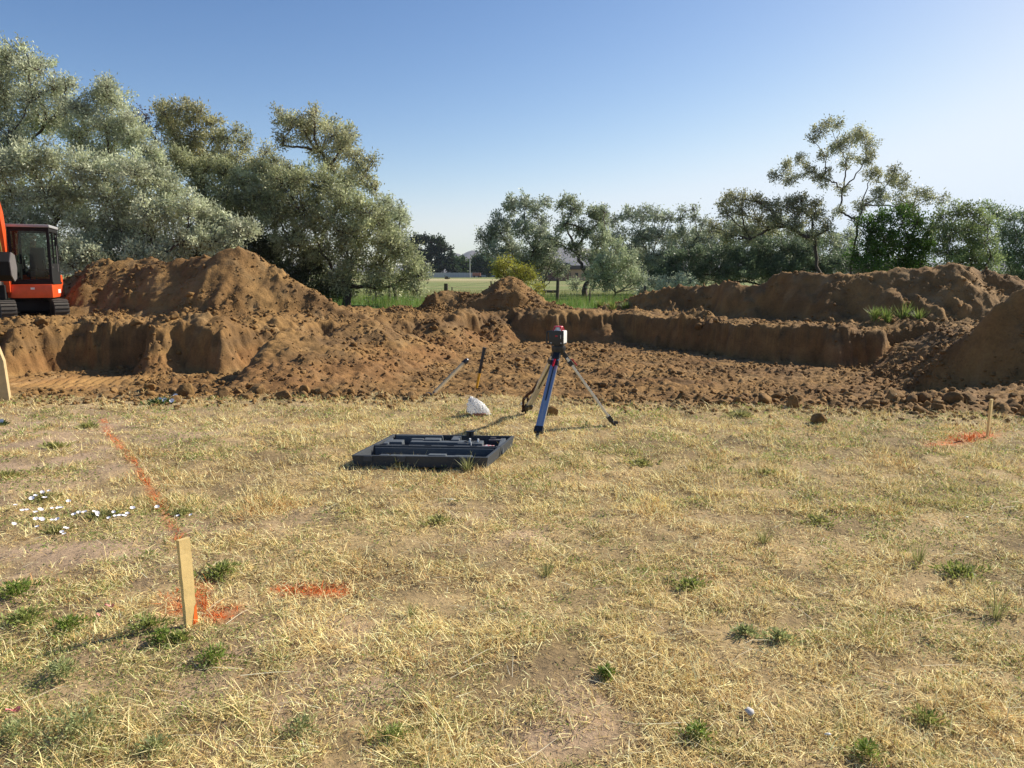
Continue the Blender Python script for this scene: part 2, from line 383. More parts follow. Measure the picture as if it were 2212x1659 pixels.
MV.append(mound([(602, 309, 28.5), (620, 301, 28), (639, 294, 27.5), (671, 291, 26.5), (700, 287, 26), (722, 282, 24.5), (750, 286, 23.8), (787, 275, 22.6), (815, 273, 22.0), (847, 275, 21.4), (880, 272, 20.8), (915, 267, 20.4), (944, 263, 20.2), (960, 266, 20.1), (981, 271, 20), (1024, 280, 19.6), (1090, 288, 19.5), (1180, 296, 19.2)],
      .66, .7, 'long shaded berm of dirt behind the right wall of the pit', seed=2, rub=1.3, rough=1.35, wob=.25)[1])
MV.append(mound([(468, 301, 28.3), (477, 294, 28.3), (490, 285, 28.3), (500, 279, 28.3), (512, 277, 28.3), (522, 281, 28.3), (532, 290, 28.3), (545, 299, 28.3), (558, 307, 28.3), (575, 314, 28.3)],
      .65, .8, 'pointed dirt heap in the middle, beside the yellow green bush', seed=3, rub=.8)[1])
MV.append(mound([(461, 311, 26.0), (470, 301, 26.0), (480, 295, 26.0), (495, 291.5, 26.0), (518, 292, 26.0), (530, 298, 26.0), (541, 305, 26.0), (550, 313, 26)],
      2.6, .35, 'low cut faced dirt heap in front of the pointed middle heap', seed=4, rub=.6)[1])
MV.append(mound([(410, 315, 26.8), (420, 308, 26.8), (431, 297, 26.8), (440, 293, 26.8), (455, 292, 26.8), (470, 293, 26.8), (484, 295, 26.8), (495, 302, 26.8), (507, 312, 26.8)],
      .8, .8, 'flat topped dirt heap just left of the middle heap', seed=5, rub=.9)[1])
MV.append(mound([(382, 315, 25.5), (390, 308, 25.5), (400, 304, 25.5), (408, 305, 25.5), (418, 313, 25.5)],
      .8, .8, 'smallest dirt heap, on the meadow edge left of the flat topped heap', seed=6, rub=1)[1])
MV.append(mound([(925, 378, 13.6), (940, 366, 13.5), (960, 347, 13.4), (982, 327, 13.2), (1005, 309, 13.0), (1030, 291, 12.8), (1070, 275, 12.7), (1130, 278, 12.6), (1200, 330, 12.4)],
      .80, .6, 'near dirt heap running out of the right side of the view', seed=7, rub=1.5, step=.035, pitcut=False, rough=1.5)[1])

# ------------------------------------------------------------ clods
def ico(sub, seed, n=1):
    b = bmesh.new(); bmesh.ops.create_icosphere(b, subdivisions=sub, radius=1)
    V = np.array([v.co[:] for v in b.verts]); Fc = np.array([[v.index for v in f.verts] for f in b.faces]); b.free(); return V, Fc
I1, F1 = ico(1, 0); I3, F3 = ico(3, 0)
def clod(px, py, size, label, z=None, name='soil_clod', stretch=(1, 1, 1), cat='clod', mat=None, group='loose clods of soil'):
    X, Y = at(px, py, 0) if z is None else z
    gz = float(ground(np.array([X]), np.array([Y]))[0]); s = rng.integers(1e6)
    V = I3.copy(); k = 1 + .34 * noise(V[:, 0] * 1.3 + s % 97, V[:, 1] * 1.1 + V[:, 2] * 1.7, int(s % 991)) + .10 * noise(V[:, 0] * 3.3 + V[:, 2], V[:, 1] * 3.3 - V[:, 2] * 2, int(s % 883)) + .05 * noise(V[:, 0] * 8 + V[:, 2], V[:, 1] * 8 - V[:, 2] * 5, 7)
    V = V * k[:, None]; V = V - .0
    for q in range(9):
        nn = rng.standard_normal(3); nn /= np.linalg.norm(nn); e = V @ nn - rng.uniform(.62, .85); V = V - np.maximum(0, e)[:, None] * nn
    V = V * np.array(stretch) * size / 2; V[:, 2] = np.maximum(V[:, 2], -size * .22)
    o = mk(name, V, np.full(len(F3), 3), F3.ravel(), mat or M_DIRT, col=dirt_colour(V[:, 0] * 9 + s % 13, V[:, 1] * 9), smooth=True)
    o.location = (X, Y, gz + size * .20 * stretch[2]); o.rotation_euler = (0, 0, rng.uniform(0, 6))
    tag(o, label, cat, group); return o
clod(764, 402, .26, 'long flat soil clod on the dry grass in front of the charred log', stretch=(1.15, .7, .62))
clod(792, 407, .20, 'cone shaped soil clod standing upright on the grass', stretch=(.8, .8, 1.15))
clod(818, 425, .17, 'pointed soil clod lying by itself furthest out on the grass', stretch=(1, .9, 1))
clod(737, 403, .12, 'small soil clod left of the long flat clod')
clod(872, 407, .17, 'round topped soil clod on the grass below the right pit corner', stretch=(1.2, .8, .8))
clod(894, 402, .22, 'largest blocky soil clod in the row at the foot of the right slope')
clod(911, 405, .16, 'soil clod touching the right side of the largest blocky clod')
clod(923, 403, .20, 'smooth rounded soil clod in the row at the right heap foot')
clod(936, 405, .14, 'small dark soil clod between two big ones by the right heap')
clod(951, 405, .24, 'broad soil clod at the foot of the right heap', stretch=(1.2, .9, .8))
clod(966, 405, .19, 'soil clod left of the far right stake top', stretch=(1, .9, .9))
clod(1012, 412, .20, 'soil clod nearest the right edge of the view, behind the stake')
clod(552, 416, .15, 'round brown soil clod behind the front leg of the tripod')
clod(768, 412, .07, 'tiny soil clod below the long flat clod')
clod(186, 396, .26, 'big jagged soil clod on the grass edge left of the rubble strip', z=None, stretch=(.9, .8, 1.1))
clod(412, 400, .20, 'dark lump of sod at the grass edge by the shovel blade', stretch=(1.3, .7, .8))
o = clod(783, 383, .42, 'charred black log piece lying on the dirt beyond the clods', z=at(783, 384, -.08), name='charred_log', stretch=(1.3, .45, .45), cat='log', mat=M_CHAR)
del o['group']; o.rotation_euler[2] = .1
# individually countable clods along the edge strip and the toes
protos = []
for k in range(5):
    V = I3.copy(); kk = 1 + .3 * noise(V[:, 0] * 1.3 + 7 * k, V[:, 1] * 1.2 + V[:, 2] * 1.6, 301 + k) + .10 * noise(V[:, 0] * 4 + V[:, 2], V[:, 1] * 4 - V[:, 2] * 2, 311 + k)
    V = V * kk[:, None]
    for q in range(10):
        nn = rng.standard_normal(3); nn /= np.linalg.norm(nn); e = V @ nn - rng.uniform(.55, .85); V = V - np.maximum(0, e)[:, None] * nn
    V = V * .55
    o = mk('soil_clod', V, np.full(len(F3), 3), F3.ravel(), M_DIRT, col=dirt_colour(V[:, 0] * 3 + 5 * k, V[:, 1] * 3), smooth=True)
    protos.append(o)
nc = 0
for i in range(260):
    u = rng.random()
    if u < .38: X = rng.uniform(4.5, 8.4); Y = float(edgeY(np.array([X]))[0]) + abs(rng.normal(0, .8)) - .05
    elif u < .58: X = rng.uniform(-4.2, -1.5) ; X = rng.normal(-3.1, .95); Y = float(edgeY(np.array([X]))[0]) + rng.normal(.35, .35)
    elif u < .75: X = rng.uniform(-1.5, 5); Y = float(edgeY(np.array([X]))[0]) + abs(rng.normal(0, .9)) + .1
    else: X = rng.uniform(-13, -4); Y = rng.uniform(16.8, 18.8)
    gz = float(ground(np.array([X]), np.array([Y]))[0]); s = min(.16, rng.lognormal(-2.5, .35)) * (1.5 if u >= .75 else (1.7 if .38 <= u < .58 else 1)) * (1.25 if rng.random() < .2 else 1)
    o = protos[i] if i < 5 else protos[rng.integers(5)].copy()
    if i >= 5: COL.objects.link(o)
    o.location = (X, Y, gz + s * .15); o.scale = (s * rng.uniform(.8, 1.3), s, s * rng.uniform(.6, .95)); o.rotation_euler = (rng.uniform(-.4, .4), rng.uniform(-.4, .4), rng.uniform(0, 6.28))
    tag(o, 'fist sized brown soil clod scattered on the dirt around the pit', 'clod', 'fist sized clods strewn on the dirt')
# crumbs: too many to count
cx, cy, cz, cs = [], [], [], []
def crumb_add(x, y, z, s): cx.append(x); cy.append(y); cz.append(z); cs.append(s)
n = 34000; x = rng.uniform(-12, 10, n); y = edgeY(x) + rng.random(n) ** 1.3 * 13.5; k = (dirtmask(x, y) > .3) & (rng.random(n) < .45 + 1.1 * fbm(x * .8, y * .8, 501, 3))
k &= ~((x > -9.8) & (x < -7.2) & (y > 11.8) & (y < 15.2) & (rng.random(n) < .9)); crumb_add(x[k], y[k], ground(x[k], y[k]), np.clip(rng.lognormal(-4.2, .5, k.sum()), .006, .06) * (.6 + y[k] / 20))
n = 2200; x = rng.uniform(-9, 9, n); y = edgeY(x) + rng.normal(0, .35, n)
crumb_add(x, y, ground(x, y), rng.uniform(.01, .035, n))
for i, V in enumerate(MV):
    m = min(len(V), 16000); j = rng.choice(len(V), m, replace=False)
    lo = V[:, 2].min(); w = rng.random(m) > .15 + (V[j, 2] - lo) / (V[:, 2].max() - lo + .01) * .75 - .9 * fbm(V[j, 0] * .8, V[j, 1] * .8, 511, 3)
    j = j[w]; crumb_add(V[j, 0], V[j, 1], V[j, 2], np.clip(rng.lognormal(-4.0, .55, len(j)), .008, .09) * (1 if i != 6 else .8))
cx, cy, cz, cs = map(np.concatenate, (cx, cy, cz, cs)); n = len(cx)
V = I1[None] * (1 + .35 * rng.standard_normal((n, len(I1), 1)) * .6) * cs[:, None, None] * np.array([1, 1, .75]) * rng.uniform(.7, 1.3, (n, 1, 3)) + np.stack([cx, cy, cz + cs * .3], 1)[:, None]
Fc = F1[None] + (np.arange(n) * len(I1))[:, None, None]
V = V.reshape(-1, 3)
tag(mk('soil_crumbs', V, np.full(n * len(F1), 3), Fc.ravel(), M_DIRT, col=dirt_colour(V[:, 0], V[:, 1]), smooth=False), 'loose crumbs and pebbles of brown soil', 'soil crumbs', None, 'stuff')

# ------------------------------------------------------------ blades
def blades(x, y, z, L, W, az, tilt, col, tri=False):
    """tilt: lean from vertical (0..pi/2)"""
    n = len(x); b = np.stack([x, y, z], 1)
    d = np.stack([np.sin(tilt) * np.cos(az), np.sin(tilt) * np.sin(az), np.cos(tilt)], 1)
    sa = az + np.pi / 2 + rng.normal(0, .5, n); s = np.stack([np.cos(sa), np.sin(sa), rng.normal(0, .25, n)], 1) * (W / 2)[:, None]
    t2 = np.clip(tilt + rng.uniform(-.1, .6, n), 0, 1.75)
    d2 = np.stack([np.sin(t2) * np.cos(az), np.sin(t2) * np.sin(az), np.cos(t2)], 1)
    if tri:
        V = np.stack([b - s, b + s, b + d * L[:, None]], 1).reshape(-1, 3)
        return V, np.full(n, 3), np.arange(3 * n), np.repeat(col, 3, 0)
    mid = b + d * (L * .5)[:, None]; tip = mid + d2 * (L * .5)[:, None]
    V = np.stack([b - s, b + s, mid + s * .8, mid - s * .8, tip], 1).reshape(-1, 3)
    o = np.arange(n)[:, None] * 5
    loops = (o + np.array([0, 1, 2, 3, 3, 2, 4])).ravel(); sizes = np.tile([4, 3], n)
    return V, sizes, loops, np.repeat(col, 5, 0)
PAL = np.array([(.98, .84, .44), (.90, .71, .32), (.68, .49, .20), (.26, .165, .08), (.56, .48, .20), (.34, .37, .11), (.62, .34, .13)])
def lawn_colour(x, y, n):
    gr = fbm(x * .8, y * .8, 151, 4) + .45 * fbm(x * 3, y * 3, 155, 2) + .14 + .5 * np.exp(-((x + 1.7) ** 2 + (y - 2.6) ** 2) / .8) + .30 * sst(.8, 3.5, x) * sst(7, 4, y) + .25 * sst(2, 6, x)
    orr = fbm(x * 1.1 + 40, y * 1.1, 161, 3)
    P = np.stack([1.2 + 0 * x, 1.2 + 0 * x, .9 + 0 * x, .75 + 0 * x, np.clip(.34 + 1.5 * gr, .10, 2.6), np.clip(.07 + 1.5 * gr, .02, 2.0), np.clip(.10 + 1.7 * (orr - .08), .03, 1.8)], 1)
    P /= P.sum(1, keepdims=True); c = P.cumsum(1); i = (rng.random(n)[:, None] > c).sum(1).clip(0, 6)
    return PAL[i] * rng.uniform(.7, 1.25, (n, 1)) * (1 + .25 * np.clip(fbm(x * .7, y * .7, 167, 3), -1, 1))[:, None]
def lawn_points(n, ymin, ymax, fall=1.0):
    u = rng.random(n); y = (ymin ** (1 - fall) + u * (ymax ** (1 - fall) - ymin ** (1 - fall))) ** (1 / (1 - fall)) if fall != 1 else ymin * (ymax / ymin) ** u
    hw = .78 * y + 1.2; x = rng.uniform(-1, 1, n) * hw
    return x, y
Vs, Ss, Ls, Cs = [], [], [], []
def push(store, V, s, l, c):
    off = sum(len(v) for v in store[0]); store[0].append(V); store[1].append(s); store[2].append(l + off); store[3].append(c)
lawn = ([], [], [], [])
def scatter(n, ymin, ymax, tri, Lr, Wr, tiltm, sort):
    x, y = lawn_points(n, ymin, ymax)
    dmk = dirtmask(x, y); ba = bareness(x, y); cl = fbm(x * 2.6, y * 2.6, 171, 3)
    keep = (rng.random(n) > ba * (.52 + .42 * sst(-1, -3, x))) & (rng.random(n) > dmk * 1.25) & (rng.random(n) < .72 + .7 * cl + .35 * noise(x * 9, y * 9, 173))
    x, y, cl = x[keep], y[keep], cl[keep]; n = len(x)
    z = ground(x, y) - .003
    L = rng.uniform(*Lr, n) * (1 + .9 * np.clip(cl, -.6, 1)); W = rng.uniform(*Wr, n) * (.6 + .11 * y)
    az = rng.uniform(0, 6.283, n); tilt = np.clip(rng.normal(tiltm, .4, n), 0, 1.62)
    if sort == 'straw': z = z + rng.uniform(0, .015, n)
    c = lawn_colour(x, y, n)
    if sort == 'straw': c = PAL[rng.choice([0, 0, 1, 2], n)] * rng.uniform(.85, 1.2, (n, 1))
    pk = np.zeros(n)
    for q, (k, pts, w, s, lab) in enumerate(PAINT):
        d = seg_d(x, y, pts); hit = (rng.random(n) < s * np.exp(-(d / w) ** 2) * np.clip(.85 + .8 * noise(x * 7, y * 7, 181), .15, 1)); pk = np.where(hit, q + 1, pk)
    for q in range(len(PAINT) + 1):
        m = pk == q
        if not m.any(): continue
        cc = c[m] if q == 0 else np.array([(.80, .14, .02)]) * rng.uniform(.6, 1.1, (m.sum(), 1)) + np.array([[0, .04, 0]]) * rng.random((m.sum(), 1))
        push(lawn if q == 0 else pstore[q - 1], *blades(x[m], y[m], z[m], L[m], W[m], az[m], tilt[m], cc, tri))
pstore = [([], [], [], []) for _ in PAINT]
scatter(500000, 1.6, 5.2, False, (.016, .048), (.0024, .0048), 1.12, 'g')
scatter(70000, 1.6, 5.2, False, (.04, .11), (.0022, .0040), 1.42, 'straw')
scatter(500000, 5.0, 13.5, True, (.024, .062), (.0035, .0065), 1.12, 'g')
scatter(80000, 5.0, 13.5, True, (.04, .12), (.003, .005), 1.4, 'straw')
tag(mk('dry_grass', np.concatenate(lawn[0]), np.concatenate(lawn[1]), np.concatenate(lawn[2]), M_BLADE, col=np.concatenate(lawn[3])), 'short mown straw coloured dry grass covering the lawn', 'dry grass', None, 'stuff')
for q, (k, pts, w, s, lab) in enumerate(PAINT):
    P = pstore[q]
    if P[0]: tag(mk('paint_mark', np.concatenate(P[0]), np.concatenate(P[1]), np.concatenate(P[2]), M_BLADE, col=np.concatenate(P[3])), lab, 'paint mark', 'orange spray paint marks on the grass')
# long pale stalks lying on the lawn
st = [(340, 1520, 410, 1492), (920, 905, 520, 880), (1120, 905, 1180, 880), (150, 985, 330, 965), (1630, 1640, 1710, 1645), (1085, 1255, 1130, 1215), (420, 1450, 560, 1425), (1300, 1290, 1330, 1310), (1600, 1180, 1612, 1230), (2130, 1290, 2160, 1360), (1705, 1640, 1712, 1600), (1745, 1440, 1790, 1475), (410, 915, 510, 885)]
n = 650; x, y = lawn_points(n, 1.8, 9.5); L = rng.uniform(.07, .26, n)
P = blades(x, y, ground(x, y) + .012, L, .003 * (.6 + .1 * y), rng.uniform(0, 6.28, n), rng.uniform(1.35, 1.57, n), np.tile([(.92, .84, .60)], (n, 1)) * rng.uniform(.8, 1.15, (n, 1)))
tag(mk('straw_litter', *[P[0], P[1], P[2]], M_BLADE, col=P[3]), 'long pale loose straw stalks lying across the lawn', 'straw', None, 'stuff')

# tall green grass of the meadow edge
n = 130000; y = 25 * (60 / 25) ** rng.random(n); x = rng.uniform(-1, 1, n) * (y * .75 + 2)
k = (dirtmask(x, y) < .4) & (rng.random(n) < .7 + .5 * fbm(x * .6, y * .6, 191, 2)); x, y = x[k], y[k]; n = len(x)
hgt = rng.uniform(.18, .5, n) * (1 + .4 * fbm(x * .4, y * .4, 195, 2)) * np.where(y > 40, .6, 1)
c = mixc((.13, .23, .035), (.30, .30, .11), (rng.random(n) < .3) * .9) * rng.uniform(.7, 1.3, (n, 1)); c = mixc(c, (.25, .25, .10), sst(38, 50, y) * .8)
P = blades(x, y, nat(x, y) - .02, hgt, rng.uniform(.012, .022, n), rng.uniform(0, 6.28, n), np.abs(rng.normal(.15, .2, n)), c, True)
tag(mk('meadow_grass', P[0], P[1], P[2], M_GLEAF, col=P[3]), 'tall green meadow grass beyond the dirt heaps', 'tall grass', None, 'stuff')

# ------------------------------------------------------------ leafy things
def leaves(p, ax, L, W, col):
    n = len(p); r = rng.standard_normal((n, 3)); s = np.cross(ax, r); s /= np.linalg.norm(s, axis=1, keepdims=True) + 1e-9
    a = ax * L[:, None]; b = s * (W / 2)[:, None]
    V = np.stack([p, p + a * .5 + b, p + a, p + a * .5 - b], 1).reshape(-1, 3)
    return V, np.full(n, 4), np.arange(4 * n), np.repeat(col, 4, 0)
def unit(v): return v / (np.linalg.norm(v, axis=-1, keepdims=True) + 1e-9)
def tubes(chains, k=5):
    V, Lp = [], []; off = 0; ang = np.arange(k) * 2 * math.pi / k
    for pts, rad in chains:
        pts = np.asarray(pts); m = len(pts); t = unit(np.gradient(pts, axis=0)); ref = np.array([.3, .5, .81]); a = unit(np.cross(t, ref)); b = np.cross(t, a)
        ring = pts[:, None] + np.asarray(rad)[:, None, None] * (np.cos(ang)[None, :, None] * a[:, None] + np.sin(ang)[None, :, None] * b[:, None])
        V.append(ring.reshape(-1, 3)); i = np.arange(m - 1)[:, None] * k; j = np.arange(k)[None]; jn = (j + 1) % k
        Lp.append((np.stack([i + j, i + jn, i + k + jn, i + k + j], -1) + off).reshape(-1)); off += m * k
    V = np.concatenate(V); Lp = np.concatenate(Lp); return V, np.full(len(Lp) // 4, 4), Lp
LEAFN = [0]
def tree(name, label, base, Y, blobs, c1, c2, dens=1.0, leaf=(.12, .044), mat=None, cat='tree', group=None, depth=1.0, thick=1.0, lean=None, twl=1.0, fork=.3, airy=0.0, stems=1, gz=None, sig=.20, fill=1):
    """base px column; blobs: crown clumps (px, py, radius px) at distance Y"""
    bx = (base - 512) / FP * (Y * CP); gz = float(nat(np.array([bx]), np.array([Y]))[0]) if gz is None else gz
    pxm = Y * 1.0 / FP
    C, Rr = [], []
    for (px, py, r) in blobs:
        rm = r * pxm
        for q in range(1 + fill):
            dy = rng.uniform(-.5, .5) * depth * max(1.0, rm) if q == 0 else rng.uniform(.4, 1.3) * depth * rm * (1 if rng.random() < .6 else -1)
            p = atY(px + (0 if q == 0 else rng.uniform(-.5, .5) * r), py + (0 if q == 0 else rng.uniform(0, .6) * r), Y + dy)
            rr_ = rm * (1 if q == 0 else .8)
            p[2] = max(p[2], gz + rr_ * .45); C.append(p); Rr.append(rr_)
    C = np.array(C); Rr = np.array(Rr)
    if base > 470 and base < 1040 and Y < 60 and mat is None: c1 = tuple(v * 1.25 for v in c1); c2 = tuple(v * 1.25 for v in c2)
    root = np.array([bx, Y, gz - .1]); cen = C.mean(0)
    fk = root + fork * (cen - root) * np.array([.6, .6, 1]) + np.array([rng.normal(0, .1), rng.normal(0, .1), 0])
    nodes = [root, fk]; par = [-1, 0]; order = np.argsort(np.linalg.norm(C - fk, axis=1)); idx = {}
    for i in order:
        d = [np.linalg.norm(C[i] - nodes[j]) ** 1.25 + .75 * np.linalg.norm(nodes[j] - fk) + (2 if j == 0 else 0) + 1.2 * max(0, nodes[j][2] - C[i][2]) for j in range(len(nodes))]
        par.append(int(np.argmin(d))); nodes.append(C[i]); idx[i] = len(nodes) - 1
    cnt = np.ones(len(nodes))
    for j in range(len(nodes) - 1, 0, -1): cnt[par[j]] += cnt[j]
    chains = []
    for j in range(1, len(nodes)):
        a, b = nodes[par[j]], nodes[j]; t = np.linspace(0, 1, 8)[:, None]; L = np.linalg.norm(b - a)
        m = (a + b) / 2 + rng.normal(0, .06, 3) * L + np.array([0, 0, .04 * L]); pts = a * (1 - t) ** 2 + 2 * m * t * (1 - t) + b * t ** 2
        pts[1:-1] += rng.normal(0, .02 * L, (6, 3))
        r0 = thick * .012 * cnt[par[j] if par[j] != 0 or j == 1 else j] ** .5 if j > 1 else thick * .024 * cnt[1] ** .5; r1 = thick * .012 * cnt[j] ** .5
        if par[j] == 1: r0 = min(r0, r1 * 1.6)
        chains.append((pts, np.linspace(r0, r1, 8)))
    # twigs
    TS, TE = [], []
    for i in range(len(C)):
        m = max(8, int(42 * Rr[i] ** 1.6 * (1.0 - .5 * airy)) + 8)
        dirs = unit(rng.standard_normal((m, 3)) + np.array([0, 0, .25])); rad = Rr[i] * rng.uniform(.45, 1.12, m) ** .6 * np.where((rng.random(m) < .16) & (dirs[:, 2] > -.1), rng.uniform(1.15, 1.5, m), 1)
        e = C[i] + dirs * rad[:, None] * np.array([1, 1, .92]); s = C[i] + dirs * rad[:, None] * .15
        TS.append(s); TE.append(e)
    TS = np.concatenate(TS); TE = np.concatenate(TE); TM = (TS + TE) / 2 + rng.normal(0, .1, TS.shape)
    for a, m_, b in zip(TS, TM, TE): chains.append((np.stack([a, m_, b]), np.array([.010, .007, .003]) * thick))
    t = thing(name, root + np.array([0, 0, .1]), label, cat, group)
    V, sz, lp = tubes(chains, 5); V = V - np.array(t.location)
    mk('trunk', V, sz, lp, M_BARK, t, smooth=True)
    area = (np.pi * (Rr ** 2)).sum(); la = .5 * leaf[0] * leaf[1]; n = int(dens * 4.2 * area / (1 + .55 * fill) * (1 - .35 * airy) / la); LEAFN[0] += n
    w = np.linalg.norm(TE - TS, axis=1) ** 1.2 * rng.lognormal(0, .55, len(TS)); ti = rng.choice(len(TS), n, p=w / w.sum()); u = 1.12 - .95 * rng.random(n) ** 1.5
    tb = rng.uniform(.55, 1.4, len(TS)); tm = rng.random(len(TS))
    p = TS[ti] * ((1 - u) ** 2)[:, None] + 2 * TM[ti] * (u * (1 - u))[:, None] + TE[ti] * (u ** 2)[:, None]
    p = p + rng.standard_normal((n, 3)) * (sig * twl * (.42 + .5 * (1 - np.clip(u, 0, 1))))[:, None]
    ax = unit(unit(TE - TS)[ti] * .7 + rng.standard_normal((n, 3)) * .6 + np.array([0, 0, .15]))
    L = rng.uniform(.7, 1.3, n) * leaf[0]; W = rng.uniform(.7, 1.3, n) * leaf[1]
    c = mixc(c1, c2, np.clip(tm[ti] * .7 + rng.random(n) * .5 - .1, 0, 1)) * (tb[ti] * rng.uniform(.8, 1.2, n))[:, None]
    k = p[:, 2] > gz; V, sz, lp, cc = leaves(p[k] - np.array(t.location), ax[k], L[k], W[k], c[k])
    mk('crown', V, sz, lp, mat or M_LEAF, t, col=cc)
    return t
SIL1, SIL2 = (.64, .67, .48), (.42, .46, .28)
OLV1, OLV2 = (.50, .47, .26), (.33, .33, .15)
def ring(cx, cy, rx, ry, n, r, jit=.2):
    out = []
    for i in range(n):
        a = 6.283 * i / n + rng.uniform(-.2, .2); out.append((cx + rx * math.cos(a) * rng.uniform(1 - jit, 1), cy + ry * math.sin(a) * rng.uniform(1 - jit, 1), r * rng.uniform(.8, 1.2)))
    return out
GL = 'silver leaved trees in the left grove'
tree('olive_tree', 'tallest silver leaved tree at the left edge of the view', 10, 31, [(-60, 70, 34), (-20, 62, 26), (12, 60, 21), (30, 62, 14), (42, 66, 10), (2, 90, 24), (35, 92, 20), (55, 88, 14), (70, 84, 9), (-40, 110, 30), (10, 125, 24), (48, 122, 20), (68, 112, 13), (15, 155, 20), (-30, 150, 30)], SIL1, SIL2, group=GL, thick=1.2)
tree('olive_tree', 'silver tree with a narrow pointed top, second from the left edge', 95, 30.5, [(108, 88, 9), (107, 80, 5), (98, 98, 12), (114, 104, 14), (126, 118, 13), (92, 118, 14), (80, 108, 12), (108, 130, 18), (132, 136, 16), (76, 136, 18), (146, 150, 16), (110, 158, 18), (158, 172, 15)], SIL1, SIL2, group=GL)
tree('olive_tree', 'olive coloured tree with an uneven flat top behind the silver trees', 200, 34, [(165, 112, 11), (182, 108, 10), (200, 114, 11), (212, 122, 9), (172, 128, 13), (194, 134, 15), (212, 138, 9), (182, 152, 14), (202, 158, 13), (176, 140, 12)], OLV1, OLV2, group=GL, airy=.3)
tree('olive_tree', 'small airy olive tree between the flat topped and the tall right tree', 235, 34, [(236, 130, 6), (228, 138, 8), (244, 142, 9), (222, 154, 11), (240, 160, 13), (258, 166, 12), (268, 176, 10), (228, 178, 15), (250, 186, 15), (272, 198, 14), (232, 205, 16)], OLV1, SIL2, group=GL, airy=.4)
tree('olive_tree', 'silver tree filling the space below the flat topped tree', 225, 31.5, [(176, 160, 13), (190, 166, 14), (208, 166, 13), (226, 172, 13), (246, 178, 12), (200, 188, 17), (226, 194, 17), (250, 200, 16), (212, 212, 16), (240, 218, 16), (262, 212, 13), (160, 168, 12)], SIL2, OLV2, group=GL)
tree('olive_tree', 'silver tree closing the gap left of the tall wide topped tree', 275, 32.5, [(268, 150, 7), (276, 160, 9), (262, 170, 10), (284, 172, 11), (272, 184, 11)], OLV1, SIL2, group=GL, airy=.3)
tree('dead_branch_tree', 'bare twiggy branches showing between the silver and olive trees', 175, 33, [(136, 112, 7), (142, 122, 8), (150, 130, 8), (158, 142, 8), (146, 116, 6)], (.20, .13, .09), (.16, .1, .07), dens=.08, group=None)
tree('olive_tree', 'large pale silver bush mass behind the excavator', 30, 27.5, [(-40, 175, 34), (0, 168, 24), (28, 160, 18), (52, 165, 18), (76, 168, 18), (12, 196, 24), (44, 192, 22), (76, 196, 22), (-10, 222, 24), (24, 222, 24), (56, 222, 22), (88, 226, 22), (10, 246, 24), (46, 250, 20), (82, 252, 20), (-40, 230, 34)], SIL1, SIL2, group=GL, fill=1)
tree('olive_tree', 'pale silver tree leaning right above the tallest dirt heap', 140, 27.5, [(102, 170, 17), (124, 172, 19), (146, 178, 18), (166, 190, 17), (110, 198, 22), (140, 206, 22), (168, 210, 18), (186, 206, 13), (202, 212, 13), (216, 222, 15), (232, 226, 15), (246, 230, 11), (120, 228, 22), (150, 236, 22), (180, 238, 20), (206, 242, 18), (228, 244, 12), (130, 252, 20), (160, 256, 18)], SIL1, SIL2, group=GL)
tree('olive_tree', 'tall wide topped tree at the right end of the left grove', 318, 32, [(282, 118, 9), (294, 122, 10), (314, 117, 8), (316, 109, 4), (304, 130, 13), (328, 130, 12), (346, 138, 11), (284, 140, 8), (340, 150, 14), (356, 160, 11), (364, 174, 11), (350, 182, 13), (330, 168, 12), (372, 162, 6), (372, 188, 8), (318, 150, 10)], OLV1, SIL2, group=GL, airy=.25, thick=1.3)
tree('olive_tree', 'broad rounded grey green tree drooping to the meadow right of the tallest heap', 345, 30, [(262, 196, 17), (284, 186, 19), (304, 180, 18), (324, 186, 18), (342, 198, 18), (360, 210, 17), (378, 222, 15), (276, 214, 20), (304, 212, 22), (332, 222, 22), (360, 236, 20), (384, 240, 17), (400, 250, 14), (412, 262, 12), (420, 276, 10), (292, 240, 20), (320, 252, 20), (350, 262, 20), (380, 266, 18), (402, 280, 14), (372, 286, 12), (416, 290, 8), (340, 282, 12)], (.47, .49, .28), (.30, .34, .17), group=GL, thick=1.2)
tree('olive_tree', 'slim silver treetop behind the right slope of the left grove', 388, 34, [(384, 200, 7), (392, 208, 10), (402, 214, 8), (388, 222, 12), (402, 230, 10), (394, 246, 13)], SIL1, SIL2, group=GL, airy=.2)
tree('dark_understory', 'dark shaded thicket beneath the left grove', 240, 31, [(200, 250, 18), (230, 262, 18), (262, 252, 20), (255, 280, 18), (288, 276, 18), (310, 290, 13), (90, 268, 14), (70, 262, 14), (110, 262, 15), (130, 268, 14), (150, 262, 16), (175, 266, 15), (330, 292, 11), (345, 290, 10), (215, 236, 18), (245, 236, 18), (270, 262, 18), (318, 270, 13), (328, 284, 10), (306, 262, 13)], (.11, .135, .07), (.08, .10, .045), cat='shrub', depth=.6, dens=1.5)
tree('silver_shrub', 'small pale silver shrub between the excavator cab and the tallest heap', 80, 25.5, [(66, 248, 9), (78, 252, 9), (90, 250, 9), (98, 256, 7), (72, 262, 9), (60, 258, 8)], (.55, .58, .40), (.36, .40, .25), cat='shrub')
